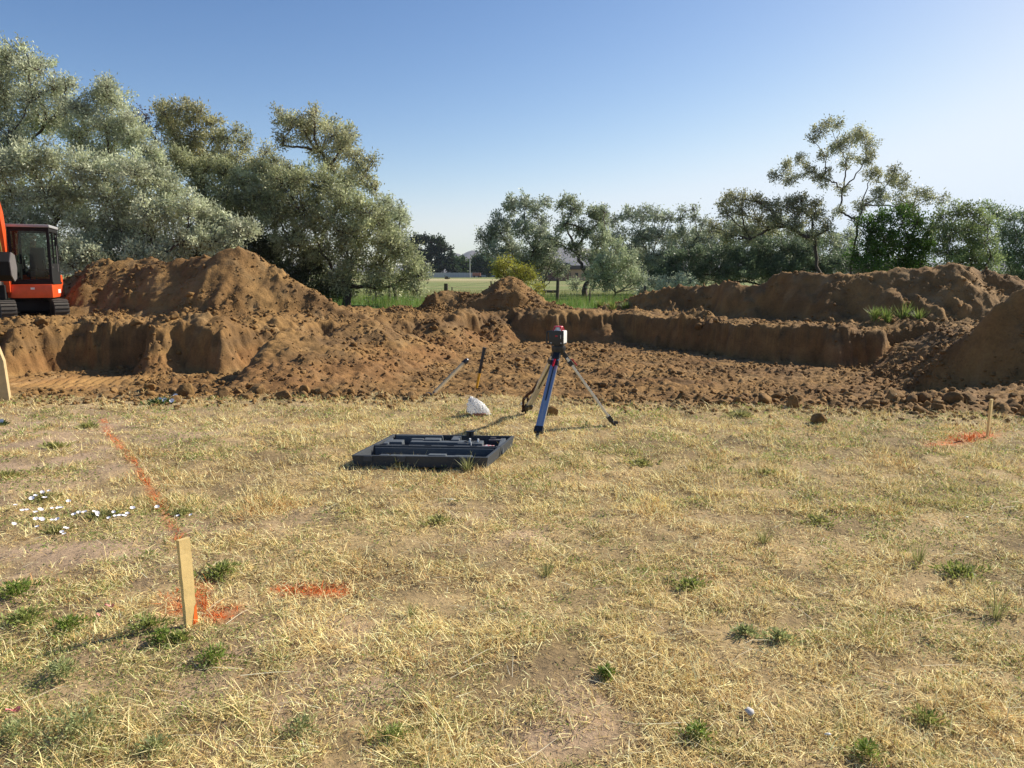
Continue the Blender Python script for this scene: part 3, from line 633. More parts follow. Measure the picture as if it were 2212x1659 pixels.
# middle group
GM = 'airy silver trees beyond the middle of the meadow'
tree('olive_tree', 'leftmost airy silver tree of the middle row', 518, 46, [(484, 238, 8), (492, 230, 7), (498, 218, 6), (512, 206, 9), (524, 204, 9), (536, 208, 8), (545, 202, 6), (505, 232, 12), (525, 228, 13), (544, 228, 11), (490, 248, 11), (512, 250, 13), (534, 250, 12), (528, 268, 10), (550, 248, 9)], (.33, .36, .27), (.22, .26, .16), airy=.5, leaf=(.15, .06), group=GM, dens=1.3)
tree('olive_tree', 'airy tree with dark forked limbs standing right of the gap in the middle row', 584, 42, [(560, 204, 7), (568, 200, 6), (576, 208, 9), (592, 214, 7), (604, 210, 6), (600, 222, 9), (564, 224, 10), (582, 228, 11), (604, 238, 11), (556, 240, 8), (576, 248, 10), (596, 256, 11)], (.34, .37, .25), (.23, .27, .15), airy=.65, leaf=(.14, .055), thick=1.7, group=GM, dens=1.3)
tree('olive_tree', 'round low silver tree hanging over the meadow right of the forked tree', 612, 41, [(600, 262, 12), (616, 256, 13), (630, 264, 12), (592, 276, 10), (612, 280, 12), (632, 282, 11), (645, 288, 8)], (.40, .44, .29), (.26, .30, .17), group=GM, leaf=(.14, .055))
tree('olive_tree', 'full silver tree right of the forked tree', 640, 48, [(616, 220, 7), (628, 216, 9), (645, 214, 10), (658, 216, 9), (668, 216, 7), (620, 236, 11), (640, 236, 13), (660, 236, 12), (626, 254, 10), (650, 258, 13), (672, 252, 12)], (.36, .39, .28), (.23, .27, .17), airy=.2, leaf=(.15, .06), group=GM, dens=.9)
tree('olive_tree', 'silver tree with two upright pointed shoots', 690, 48, [(683, 210, 3.5), (681, 219, 5), (694, 209, 3.5), (694, 218, 5), (704, 222, 5), (684, 232, 8), (698, 236, 9), (712, 236, 8), (688, 252, 11), (706, 256, 12), (724, 250, 10)], (.36, .39, .28), (.23, .27, .17), airy=.2, leaf=(.15, .06), group=GM)
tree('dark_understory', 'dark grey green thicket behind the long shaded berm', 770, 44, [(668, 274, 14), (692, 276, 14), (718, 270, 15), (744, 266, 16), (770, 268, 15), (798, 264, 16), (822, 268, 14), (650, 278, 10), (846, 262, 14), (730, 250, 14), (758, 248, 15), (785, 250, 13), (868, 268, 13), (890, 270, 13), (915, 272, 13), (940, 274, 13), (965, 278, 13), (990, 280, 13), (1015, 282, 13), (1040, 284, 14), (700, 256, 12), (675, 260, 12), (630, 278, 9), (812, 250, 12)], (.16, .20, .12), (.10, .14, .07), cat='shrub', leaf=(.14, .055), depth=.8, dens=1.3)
tree('silver_shrub', 'low silver shrub where the meadow meets the shaded berm', 665, 36, [(652, 284, 7), (664, 282, 6), (676, 280, 7), (690, 282, 6), (660, 292, 7), (676, 292, 7), (642, 292, 6)], (.44, .48, .33), (.28, .32, .21), cat='shrub', leaf=(.11, .04))
tree('olive_tree', 'long silver thicket filling the background right of the full silver tree', 735, 50, [(606, 240, 9), (640, 248, 11), (668, 240, 11), (690, 244, 12), (712, 246, 12), (724, 234, 9), (734, 226, 9), (748, 232, 12), (768, 238, 13), (790, 240, 13), (812, 244, 12), (832, 242, 11), (846, 250, 11), (598, 276, 8), (620, 276, 10), (645, 278, 9), (675, 276, 10), (705, 278, 10), (735, 276, 10), (765, 276, 10), (575, 284, 6), (730, 256, 13), (700, 262, 13), (660, 266, 12), (760, 258, 13), (800, 260, 13), (830, 262, 12), (625, 262, 10), (778, 222, 8), (852, 236, 8)], (.36, .39, .25), (.23, .27, .15), leaf=(.15, .06), group=GM, airy=.1)
tree('olive_tree', 'low silver growth between the leftmost airy tree and the forked tree', 545, 47, [(520, 262, 9), (538, 258, 9), (552, 262, 9), (548, 246, 8), (562, 270, 8), (536, 272, 9), (514, 276, 8)], (.30, .33, .22), (.2, .24, .14), leaf=(.15, .06), group=GM, airy=.2)
# right group
GR = 'trees behind the long shaded berm'
tree('olive_tree', 'tall open airy tree rising highest on the right', 851, 38, [(838, 124, 6), (828, 126, 6), (820, 132, 7), (812, 140, 5), (860, 130, 5), (864, 138, 7), (852, 140, 8), (838, 146, 8), (872, 146, 7), (846, 160, 8), (866, 160, 8), (872, 176, 7), (826, 156, 5), (800, 160, 6), (786, 168, 6), (778, 176, 6), (808, 172, 8), (824, 178, 9), (792, 182, 6), (842, 190, 6), (896, 172, 6), (888, 182, 8), (904, 184, 7), (880, 196, 9), (900, 200, 9), (918, 192, 7), (930, 198, 6), (944, 200, 5), (912, 208, 7), (862, 206, 7), (840, 212, 5), (858, 222, 6)], (.38, .38, .24), (.25, .27, .14), airy=.7, leaf=(.12, .045), thick=.85, group=GR, depth=1.3, fork=.30, dens=1.25, fill=0, sig=.19)
tree('olive_tree', 'arching tree with limbs bending left below the tall airy tree', 832, 37, [(724, 202, 6), (734, 198, 6), (745, 198, 7), (758, 202, 8), (772, 206, 9), (788, 206, 9), (802, 210, 10), (816, 216, 9), (828, 226, 7), (742, 212, 8), (758, 220, 9), (776, 222, 10), (794, 226, 9), (726, 214, 5), (748, 234, 9), (812, 236, 8), (800, 200, 6), (730, 236, 9), (714, 228, 7), (816, 204, 5)], (.36, .35, .20), (.23, .24, .12), airy=.35, leaf=(.12, .045), thick=1.15, group=GR, fork=.15, dens=1.2)
tree('dense_green_tree', 'dense dark green tree just right of the tall airy trunk', 890, 35, [(868, 228, 11), (882, 220, 12), (900, 216, 12), (916, 220, 11), (928, 228, 10), (866, 246, 13), (886, 242, 15), (908, 240, 15), (926, 248, 13), (876, 262, 13), (900, 262, 14), (922, 268, 12), (856, 258, 8)], (.11, .20, .03), (.06, .12, .02), mat=M_GLEAF, leaf=(.12, .06), group=GR)
tree('olive_tree', 'pale green leafy tree between the dense green tree and the right edge', 965, 34, [(944, 216, 9), (958, 212, 8), (972, 214, 10), (986, 222, 9), (944, 234, 13), (964, 232, 14), (984, 240, 12), (950, 254, 14), (972, 256, 14), (990, 260, 11), (968, 276, 12), (986, 282, 10)], (.30, .36, .15), (.19, .25, .10), leaf=(.11, .05), group=GR, mat=M_GLEAF)
tree('olive_tree', 'grey green tree cut by the right edge of the view', 1022, 38, [(988, 208, 5), (996, 214, 7), (1008, 216, 8), (1022, 216, 8), (1036, 212, 10), (1004, 234, 12), (1024, 236, 13), (1046, 232, 16), (1008, 256, 13), (1030, 260, 14), (1010, 278, 12), (1040, 284, 16), (1066, 250, 20)], (.24, .30, .16), (.16, .21, .10), leaf=(.12, .05), group=GR)
tree('yellow_bush', 'yellow green bush growing behind the pointed middle dirt heap', 516, 31, [(500, 268, 5), (506, 262, 5), (502, 276, 6), (514, 270, 7), (526, 272, 6), (532, 278, 6), (520, 282, 7), (538, 288, 5), (508, 284, 6)], (.40, .38, .06), (.26, .28, .04), mat=M_GLEAF, leaf=(.08, .03), cat='shrub')
# far tree line across the meadow (about 300 m)
FL = [('far_poplar', 'dark ragged topped poplar at the left end of the far tree line', 418, [(412, 243, 5), (418, 240, 5), (425, 240, 5), (414, 254, 7), (424, 256, 7), (420, 268, 7)], (.045, .07, .035)),
      ('far_poplar', 'tall dark poplar with two tips in the far tree line', 438, [(433, 240, 4), (439, 242, 5), (443, 248, 5), (435, 252, 7), (442, 262, 7), (436, 268, 6)], (.05, .08, .035)),
      ('far_conifer', 'pointed dark conifer beside the two tipped poplar', 452, [(451, 249, 2), (451, 255, 3), (452, 262, 5), (453, 270, 6)], (.05, .085, .035)),
      ('far_tree', 'light green tree right of the far conifer', 464, [(460, 262, 5), (467, 265, 5), (462, 271, 5), (470, 272, 4), (456, 272, 4)], (.09, .15, .04)),
      ('far_tree', 'round green tree below the mountains', 480, [(478, 261, 6), (484, 260, 6), (490, 265, 6), (476, 269, 5), (487, 271, 5)], (.07, .115, .04)),
      ('far_tree', 'dark broad tree left of the yellow bush in the far line', 500, [(497, 264, 6), (505, 264, 6), (501, 271, 6), (511, 269, 6)], (.05, .08, .035)),
      ('far_tree', 'dark far tree seen behind the leftmost airy tree', 528, [(520, 265, 6), (530, 264, 7), (540, 266, 6), (528, 271, 6)], (.05, .075, .035)),
      ('far_tree', 'dark far tree seen between the forked and the full silver tree', 620, [(600, 266, 7), (615, 262, 8), (630, 264, 8), (645, 262, 8), (660, 264, 8)], (.05, .08, .035)),
      ('far_tree', 'yellow green tree at the foot of the far poplars', 425, [(421, 266, 4), (424, 270, 4), (416, 271, 4)], (.12, .16, .05))]
for nm, lb, b, bl, c in FL:
    tree(nm, lb, b, 300 + rng.uniform(-12, 12), bl, c, tuple(v * .7 for v in c), dens=2.2, leaf=(.8, .5), mat=M_GLEAF, group='far tree line across the meadow', sig=.9, thick=8, gz=.3, depth=.9)
print('leaves', LEAFN[0])

# ------------------------------------------------------------ weeds and flowers on the lawn
def weed(sx, sy, rpx, label, c=(.13, .19, .055), h=.07, n=None, spiky=False, name='weed_clump', cat='weed', group='green weed clumps in the dry lawn', parent=None, flat=1.0, z0=None):
    X, Y = at(sx * S2, sy * S2) if z0 is None else z0
    r = rpx * S2 / FP * Y * (1.0 if Y < 4.3 else .8); h = h * (1 if Y < 4.3 or spiky else .5); c = tuple(np.array(c) + (np.array((.40, .36, .13)) - np.array(c)) * (.55 if Y > 4.3 and not spiky and z0 is None else 0)); gz = float(ground(np.array([X]), np.array([Y]))[0])
    t = None
    n = n or int((300 + 19000 * r * r) * (1 if Y < 4.3 else .5))
    a = rng.uniform(0, 6.283, n); q = np.abs(np.clip(rng.normal(0, .6, n), -1.1, 1.1)) * r * (1 + .35 * np.sin(a * 3 + rng.uniform(0, 6)) + .25 * np.sin(a * 5 + 1))
    px, py = X + q * np.cos(a), Y + q * np.sin(a) * flat
    hh = h * .8 * np.clip(1 - (q / r / 1.4) ** 2, .15, 1) * rng.random(n)
    cc = mixc(np.array([c]) * np.ones((n, 1)), (.42, .38, .14), (rng.random(n) < .15) * .8) * rng.uniform(.55, 1.35, (n, 1)); g0 = ground(px, py)
    sc = max(.6, Y / 4.2)
    if spiky:
        P = blades(px * .5 + X * .5, py * .5 + Y * .5, g0 - .01, rng.uniform(.6, 1.3, n) * h * 1.4, rng.uniform(.003, .006, n) * sc, a, rng.uniform(.05, .7, n), cc)
        V = P[0]; sz, lp, c4 = P[1], P[2], P[3]
    else:
        p = np.stack([px, py, g0 + hh + .004], 1); ax = unit(np.stack([np.cos(a) * .8, np.sin(a) * .8, rng.uniform(0, 1.2, n)], 1) + rng.standard_normal((n, 3)) * .35)
        V, sz, lp, c4 = leaves(p, ax, rng.uniform(.012, .040, n) * sc, rng.uniform(.005, .014, n) * sc, cc)
    V = V - np.array([X, Y, gz])
    o = mk(name, V, sz, lp, M_GLEAF, parent, col=c4)
    o.location = (X, Y, gz)
    if parent is None: tag(o, label, cat, group)
    return o
G1, G2, G3 = (.27, .32, .08), (.20, .28, .05), (.32, .36, .15)
for w in [(35, 1292, 46, 'leafy weed clump at the left edge level with the top half of the near stake', G2), (55, 1345, 52, 'wide low weed clump at the left edge touching the clump above it', G1, .06),
          (150, 1362, 44, 'dark green weed clump just left of the near stake shadow', G2, .06), (320, 1358, 46, 'thin trailing weed in the shadow line left of the near stake', G1, .035), (352, 1392, 26, 'small upright weed below left of the near stake foot', G2, .07),
          (462, 1432, 42, 'weed clump just below right of the near stake foot', G2, .07), (480, 1243, 48, 'weed patch right behind the near wooden stake', G1, .04), (135, 1468, 48, 'grey green weed clump midway between stake shadow and lower left corner', G3, .06),
          (165, 1590, 105, 'largest weed patch in the lower left corner', G3, .08), (335, 1620, 50, 'weed clump touching the right side of the largest patch', G3, .05), (650, 1572, 50, 'weed clump at the bottom left of centre', G3, .06), (850, 1592, 48, 'weed clump at the bottom, right of the left of centre clump', G1, .05),
          (28, 1595, 55, 'pale green weed clump in the very lower left corner', G3, .07), (2075, 1238, 55, 'wide faint weed patch near the right edge of the lawn', G1, .035), (1765, 1128, 34, 'small bright weed on the right part of the lawn', G2, .06), (1310, 1462, 18, 'tiny bright weed at the lower middle of the lawn', G2, .05),
          (1685, 1385, 38, 'weed clump right of the lower middle of the lawn', G3, .04), (1610, 1372, 30, 'smaller weed clump touching the one right of the lower middle', G3, .035), (120, 968, 30, 'far left weed clump beside the long orange line', G1, .04), (950, 1130, 50, 'faint weed patch below the open case', G1, .03),
          (8, 1035, 40, 'weed clump at the left edge below the far left clump', G1, .05), (1655, 1022, 22, 'small weed right of the open case on the pale lawn', G2, .04), (1505, 1600, 40, 'weed clump near the bottom right of centre', G2, .05), (1870, 1640, 36, 'weed cut by the bottom edge towards the right', G2, .06),
          (1490, 1265, 34, 'faint upright weed in the middle right of the lawn', G1, .05), (390, 1390, 20, 'tiny weed between stake foot and the clump below it', G1, .04), (1385, 1000, 28, 'faint grassy patch between the case and the tripod', G1, .03), (2000, 1560, 40, 'dark weed patch near the lower right corner', G1, .035), (190, 925, 20, 'tiny weed at the top of the orange line', G1, .04), (1600, 900, 30, 'thin green growth behind the right tripod foot', G3, .04)]:
    weed(w[0], w[1], w[2], w[3], w[4], *(w[5:6] or (.07,)))
for w in [(1650, 1170, 22, 'spiky dry green grass tuft right of centre', .11), (860, 1012, 16, 'thin grass tuft in front of the open case, left of its middle', .09), (1010, 1020, 14, 'thin grass tuft in front of the open case, right of its middle', .12), (1985, 1215, 20, 'tall thin grass tuft near the faint right weed patch', .12), (890, 1330, 18, 'sparse grass tuft in the lower middle left', .07),
          (2150, 1330, 26, 'arching pale grass tuft by the right edge', .14), (1180, 1240, 18, 'sparse upright grass tuft at the centre of the lawn', .08)]:
    weed(w[0], w[1], w[2], w[3], (.30, .31, .12), w[4] * .85, n=42, spiky=True, name='grass_tuft', cat='grass tuft', group='upright grass tufts on the lawn')
# clover and seedlings threaded through the straw
n = 420000; x, y = lawn_points(n, 1.6, 12)
pr = -.12 + .8 * fbm(x * 1.1 + 5, y * 1.1, 601, 3) + .7 * fbm(x * 4.5, y * 4.5, 605, 2) + .72 * np.exp(-((x + 1.9) ** 2 / 1.3 + (y - 2.6) ** 2 / .7)) + .22 * sst(.6, 3, x) + .30 * np.exp(-((x + 3.6) ** 2 / 1.5 + (y - 5.3) ** 2 / 1.2))
k = (rng.random(n) < np.clip(pr, 0, .75)) & (dirtmask(x, y) < .3); x, y = x[k], y[k]; n = len(x)
if n > 190000: j = rng.choice(n, 190000, replace=False); x, y = x[j], y[j]; n = 190000
sc = np.maximum(.6, y / 4.2) ** .8; a = rng.uniform(0, 6.283, n)
c = np.array([(.32, .38, .10), (.38, .42, .14), (.46, .44, .16), (.24, .32, .07)])[rng.integers(4, size=n)] * rng.uniform(.55, 1.25, (n, 1))
P = leaves(np.stack([x, y, ground(x, y) + rng.random(n) * .022], 1), unit(np.stack([np.cos(a), np.sin(a), rng.uniform(0, 1.3, n)], 1)), rng.uniform(.010, .028, n) * sc, rng.uniform(.004, .009, n) * sc, c)
tag(mk('green_ground_cover', P[0], P[1], P[2], M_GLEAF, col=P[3]), 'fine green clover and seedlings growing through the dry grass', 'ground cover', None, 'stuff')
# grass left standing on the pit rim
def rimtuft(px, py, z, r, label, h=.3):
    X, Y = at(px, py, z); weed(0, 0, r * 2.16, label, (.22, .30, .07), h * .8, n=110, spiky=True, name='grass_tuft', cat='grass tuft', group='bright green tufts on the pit rim', z0=(X, Y))
for a in [(874, 331, .23, 5, 'small green grass tuft on the rim of the right pit wall'), (886, 331, .23, 6, 'middle green grass tuft on the rim of the right pit wall'), (902, 330, .23, 8, 'largest green grass tuft on the rim of the right pit wall', .42), (918, 331, .23, 6, 'rightmost green grass tuft on the rim of the right pit wall'),
          (612, 311, .3, 5, 'green grass tuft at the left end of the long shaded berm'), (626, 311, .3, 4, 'green grass tuft just right of the berm end tuft', .32), (600, 309, .3, 3, 'tiny green grass tuft by the far pit corner')]: rimtuft(*a)
# bindweed
flow = [(90, 165), (130, 180), (155, 175), (185, 122), (205, 103), (245, 85), (283, 77), (257, 113), (300, 160), (335, 160), (352, 170), (205, 187), (232, 172), (208, 230), (240, 230), (300, 235), (332, 230), (215, 275), (378, 275), (357, 297), (370, 310), (80, 258), (428, 212), (455, 192), (488, 192), (545, 190), (560, 195), (558, 210), (628, 228), (655, 190), (663, 210), (690, 207), (715, 215), (765, 172), (733, 190), (905, 158), (1025, 210), (1100, 203), (395, 130)]
fp = [((a / 2.048) / 2.8125, (1350 + b / 2.048) / 2.8125) for a, b in flow]
patches = [(95, 1082, 42, 'bindweed patch with white flowers nearest the left edge, upper part', (0, 45)), (120, 1148, 40, 'bindweed patch with a few white flowers, lowest of the four', None), (215, 1118, 48, 'bindweed patch with white flowers reaching towards the orange line', None), (390, 1112, 30, 'small bindweed sprig with white flowers right of the orange line', None)]
roots = []
for (sx, sy, r, lab, _) in patches:
    X, Y = at(sx * S2, sy * S2); t = thing('bindweed', (X, Y, float(ground(np.array([X]), np.array([Y]))[0])), lab, 'wildflower', 'white flowered bindweed patches'); roots.append((t, sx * S2, sy * S2))
    o = weed(sx, sy, r, '', (.10, .15, .045), .03, name='foliage'); o.parent = t; o.location = (0, 0, 0)
    for kk in ('label', 'category', 'group'):
        if kk in o: del o[kk]
def flower_mesh():
    b = MB(); n = 10; c = b.b.verts.new((0, 0, 0)); rg = [b.b.verts.new((.016 * math.cos(k * 6.283 / n) * (1 + .12 * (k % 2)), .016 * math.sin(k * 6.283 / n), .009 + .002 * (k % 2))) for k in range(n)]
    for k in range(n): b.b.faces.new((c, rg[k], rg[(k + 1) % n]))
    return b
fm = None
for (px, py) in fp:
    X, Y = at(px, py, .03); t, _, _ = min(roots, key=lambda r_: math.hypot(r_[1] - px, (r_[2] - py) * 2))
    if fm is None: f = flower_mesh().build('flower', M_PETAL, t); fm = f.data
    else: f = bpy.data.objects.new('flower', fm); COL.objects.link(f); f.parent = t
    gz = float(ground(np.array([X]), np.array([Y]))[0]); f.location = (X - t.location.x, Y - t.location.y, gz + .03 - t.location.z); s = rng.uniform(.85, 1.35)
    s *= .85; f.scale = (s, s, s); f.rotation_euler = (R(rng.uniform(0, 22)), R(rng.uniform(-5, 30)), rng.uniform(-.8, .8))
# flowers beyond at the grass edge
t = None
for i, (px, py) in enumerate([(160.5, 401.5), (165, 402), (172.5, 402.6), (176, 398.5), (2, 424)]):
    X, Y = at(px, py, .02)
    if i in (0, 4):
        t = thing('bindweed', (X, Y, 0), 'small sprig of white flowers at the edge of the tread marks' if i == 0 else 'single white flower on bare ground at the left edge', 'wildflower', 'white flowered bindweed patches')
        o = weed(0, 0, 28 if i == 0 else 8, '', (.10, .15, .045), .02, name='foliage', z0=(X, Y)); o.parent = t; o.location = (0, 0, float(ground(np.array([X]), np.array([Y]))[0]))
        for kk in ('label', 'category', 'group'):
            if kk in o: del o[kk]
    f = bpy.data.objects.new('flower', fm); COL.objects.link(f); f.parent = t; gz = float(ground(np.array([X]), np.array([Y]))[0])
    f.location = (X - t.location.x, Y - t.location.y, gz + .04); f.scale = (1.8, 1.8, 1.8); f.rotation_euler = (R(50), 0, 0)

# ------------------------------------------------------------ stakes and post
def stake(bx, by, tx, ty, w, d, lab, rz, mark):
    X, Y = at(bx, by); top = atY(tx, ty, Y + .01); gz = float(ground(np.array([X]), np.array([Y]))[0])
    t = thing('wooden_stake', (X, Y, gz), lab, 'stake', 'wooden survey stakes')
    a = Vector((0, 0, -.06)); b = Vector((top[0] - X, .0, top[2] - gz))
    m = MB(); k = 14
    zax = (b - a).normalized(); xa = Vector((math.cos(rz), math.sin(rz), 0)); ya = zax.cross(xa).normalized(); xa = ya.cross(zax)
    rows = []
    for i in range(k + 1):
        c = a.lerp(b, i / k); j = .0012
        rows.append([m.b.verts.new(c + xa * (sx * w / 2 + rng.uniform(-j, j)) + ya * (sy * d / 2 + rng.uniform(-j, j))) for sx, sy in ((-1, -1), (1, -1), (1, 1), (-1, 1))])
    for i in range(k):
        for q in range(4): m.b.faces.new((rows[i][q], rows[i][(q + 1) % 4], rows[i + 1][(q + 1) % 4], rows[i + 1][q]))
    m.b.faces.new(rows[-1]); m.b.faces.new(rows[0][::-1])
    m.build('shaft', M_WOOD, t)
    # paint sprayed on the foot: a thin skin proud of the wood
    p = MB(); e = .0012; h = mark
    c0, c1 = a.lerp(b, .06 / (b - a).length), a.lerp(b, (.06 + h) / (b - a).length)
    f = [c0 + xa * (w / 2 + e) + ya * (-d / 2 - e), c0 + xa * (w / 2 + e) + ya * (d / 2 + e)]
    p.b.faces.new([p.b.verts.new(v) for v in (c0 + xa * (w * .05) - ya * (d / 2 + e), c0 + xa * (w / 2 + e) - ya * (d / 2 + e), c1 + xa * (w / 2 + e) - ya * (d / 2 + e), c1.lerp(c0, .15) + xa * (w * .32) - ya * (d / 2 + e))])
    p.b.faces.new([p.b.verts.new(v) for v in (c0 + xa * (w / 2 + e) - ya * (d / 2 + e), c0 + xa * (w / 2 + e) + ya * (d / 2 + e), c1.lerp(c0, .2) + xa * (w / 2 + e) + ya * (d / 2 + e), c1 + xa * (w / 2 + e) - ya * (d / 2 + e))])
    p.build('paint_stain', plain('orange_spray', (.80, .16, .02), .6, 0, 0, 60, .2), t)
stake(191.5, 627, 184, 538, .054, .022, 'wooden stake standing nearest, orange paint at its foot', R(54), .10)
stake(987.5, 437.5, 991, 399, .045, .02, 'wooden stake at the far right of the lawn, orange paint at its foot', R(40), .09)
X, Y = at(1.5, 400); t = thing('timber_post', (X, Y, -.12), 'thick raw timber post cut by the left edge at the lip of the pit', 'post')
m = MB(); prof = [(-.15, 0), (.105, 0), (.095, .62), (.055, .80), (.02, .88), (-.15, .90)]
m.prism(prof, lambda a, b, c: Vector((a, c, b)), -.06, .07); m.build('post_body', plain('sawn_timber', (.50, .37, .19), .8, 0, .6, 14, .3), t, bevel=.006); t.rotation_euler = (0, R(-2), R(22))

# ------------------------------------------------------------ open plastic case
ZC = 0.012
t = thing('tool_case', (-1.335, 6.23, ZC), 'open dark grey hard plastic carrying case lying on the lawn', 'case', rz=R(-4))
W_, D1, D2, H_ = 1.14, .40, .47, .098
SK = .16 / .88                                             # slight racking of the worn shell
def tray(y0, y1, name):
    m = MB(); th = .012
    b0 = Vector((0, 0, 0))
    outer = [(0, y0), (W_, y0), (W_, y1), (0, y1)]
    def P(x, y, z): return Vector((x + SK * y, y, z))
    bt = [(.018, y0 + .018), (W_ - .018, y0 + .018), (W_ - .018, y1 - .006), (.018, y1 - .006)]
    inn = [(th * 2, y0 + th * 2), (W_ - th * 2, y0 + th * 2), (W_ - th * 2, y1 - th * 1.5), (th * 2, y1 - th * 1.5)]
    inb = [(.035, y0 + .035), (W_ - .035, y0 + .035), (W_ - .035, y1 - .02), (.035, y1 - .02)]
    R0 = [m.b.verts.new(P(x, y, 0)) for x, y in bt]; R1 = [m.b.verts.new(P(x, y, H_)) for x, y in outer]
    R2 = [m.b.verts.new(P(x, y, H_)) for x, y in inn]; R3 = [m.b.verts.new(P(x, y, .014)) for x, y in inb]
    for A, B_ in ((R0, R1), (R1, R2), (R2, R3)):
        for k in range(4): m.b.faces.new((A[k], A[(k + 1) % 4], B_[(k + 1) % 4], B_[k]))
    m.b.faces.new(R0[::-1]); m.b.faces.new(R3)
    return m.build(name, M_CASE, t, bevel=.004)
tray(0, D1, 'lid_tray'); tray(D1 + .006, D1 + D2, 'base_tray')
def blk(x0, x1, y0, y1, z1, m, z0=.016, tp=.93):
    c = Vector(((x0 + x1) / 2 + SK * (y0 + y1) / 2, (y0 + y1) / 2, (z0 + z1) / 2)); m.box(c, (x1 - x0, y1 - y0, z1 - z0), None, tp)
m = MB()
blk(.36, .98, .035, .12, .085, m); blk(.30, .40, .035, .085, .093, m); blk(.62, .78, .03, .10, .103, m); blk(.84, 1.00, .035, .085, .096, m); blk(.22, .3, .035, .07, .098, m)
m.build('lid_moulding', M_CASEIN, t, bevel=.008)
m = MB(); y0 = D1
blk(.04, .20, y0 + .16, y0 + .27, .092, m); blk(.03, .08, y0 + .1, y0 + .34, .090, m); blk(.24, .86, y0 + .19, y0 + .27, .088, m); blk(.24, .36, y0 + .26, y0 + .31, .098, m); blk(.36, .52, y0 + .24, y0 + .33, .100, m); blk(.60, .68, y0 + .25, y0 + .42, .100, m); blk(.68, .92, y0 + .17, y0 + .32, .084, m); blk(.03, .5, y0 + .41, y0 + .44, .100, m); blk(1.06, 1.11, y0 + .05, y0 + .43, .085, m)
m.build('base_moulding', M_CASEIN, t, bevel=.008)
m = MB(); blk(.05, W_ - .05, D1 - .055, D1 - .045, .088, m, tp=1); blk(.05, W_ - .05, D1 + .055, D1 + .065, .088, m, tp=1); m.build('divider', M_CASEIN, t, bevel=.002)
for x in (.14, .42, .94):
    m = MB(); m.box((x, -.004, .072), (.07, .010, .045)); m.build('latch', M_CASE, t, bevel=.003)
m = MB(); 
for x in (.1, .3, .5, .7, .9, 1.07): m.cyl((x - .03 + SK * D1, D1 + .003, H_ + .001), (x + .03 + SK * D1, D1 + .003, H_ + .001), .006, n=10)
m.build('hinge', M_BLKPL, t)
CW = Matrix.Translation((-1.335, 6.23, ZC)) @ Matrix.Rotation(R(-4), 4, 'Z')
def cpos(x, y, z): return CW @ Vector((x + SK * y, y, z))
p = cpos(.745, D1 + .40, .100); t2 = thing('spool', p, 'small black ribbed cylinder standing on the moulding of the open case', 'spool')
MB().cyl((-.014, 0, .0), (-.014, 0, .045), .018, n=20).cyl((.022, 0, 0), (.022, 0, .045), .018, n=20).build('barrel', M_BLKPL, t2, smooth=True)
MB().box((.004, 0, .048), (.082, .04, .007)).build('cap', M_BLKPL, t2, bevel=.002)
p = cpos(.80, D1 + .22, .086); t2 = thing('cable_coil', p, 'white cable ends with black lead lying beside the spool in the case', 'cable')
MB().tube([(-.05, -.01, .006), (-.02, .01, .012), (.01, 0, .016), (.05, .012, .008), (.09, 0, .008)], .005, 8).build('lead', M_BLKPL, t2, smooth=True)
MB().cyl((0, 0, .004), (.004, -.004, .034), .010, .008, 12).cyl((.075, 0, .004), (.078, 0, .030), .010, .008, 12).build('plug', M_WHITE, t2, smooth=True)
MB().tube([(.01, -.01, .004), (.014, -.05, .004), (.016, -.07, -.03)], .003, 6).build('cord_end', M_WHITE, t2, smooth=True)
p = cpos(.98, D1 + .17, .05); t2 = thing('battery_packet', p, 'crumpled red and silver packet in the right pocket of the case', 'packet')
V = I3 * np.array([.07, .045, .022]); V = V * (1 + .35 * noise(I3[:, 0] * 5, I3[:, 1] * 5 + I3[:, 2] * 3, 77))[:, None]
cc = np.where((noise(V[:, 0] * 40, V[:, 1] * 40, 5) > .1)[:, None], np.array([[.6, .58, .56]]), np.array([[.45, .03, .03]]))
mk('wrapper', V, np.full(len(F3), 3), F3.ravel(), attrmat('packet_foil', rough=.3, spec=.6), t2, col=cc)
p = cpos(1.0, D1 + .34, .075); t2 = thing('manual_bundle', p, 'small grey bracket lying in the top right pocket of the case', 'bracket')
MB().box((0, 0, .008), (.12, .03, .012)).box((-.02, .012, .022), (.05, .012, .02)).build('bracket_body', M_GREYMET, t2, bevel=.002)

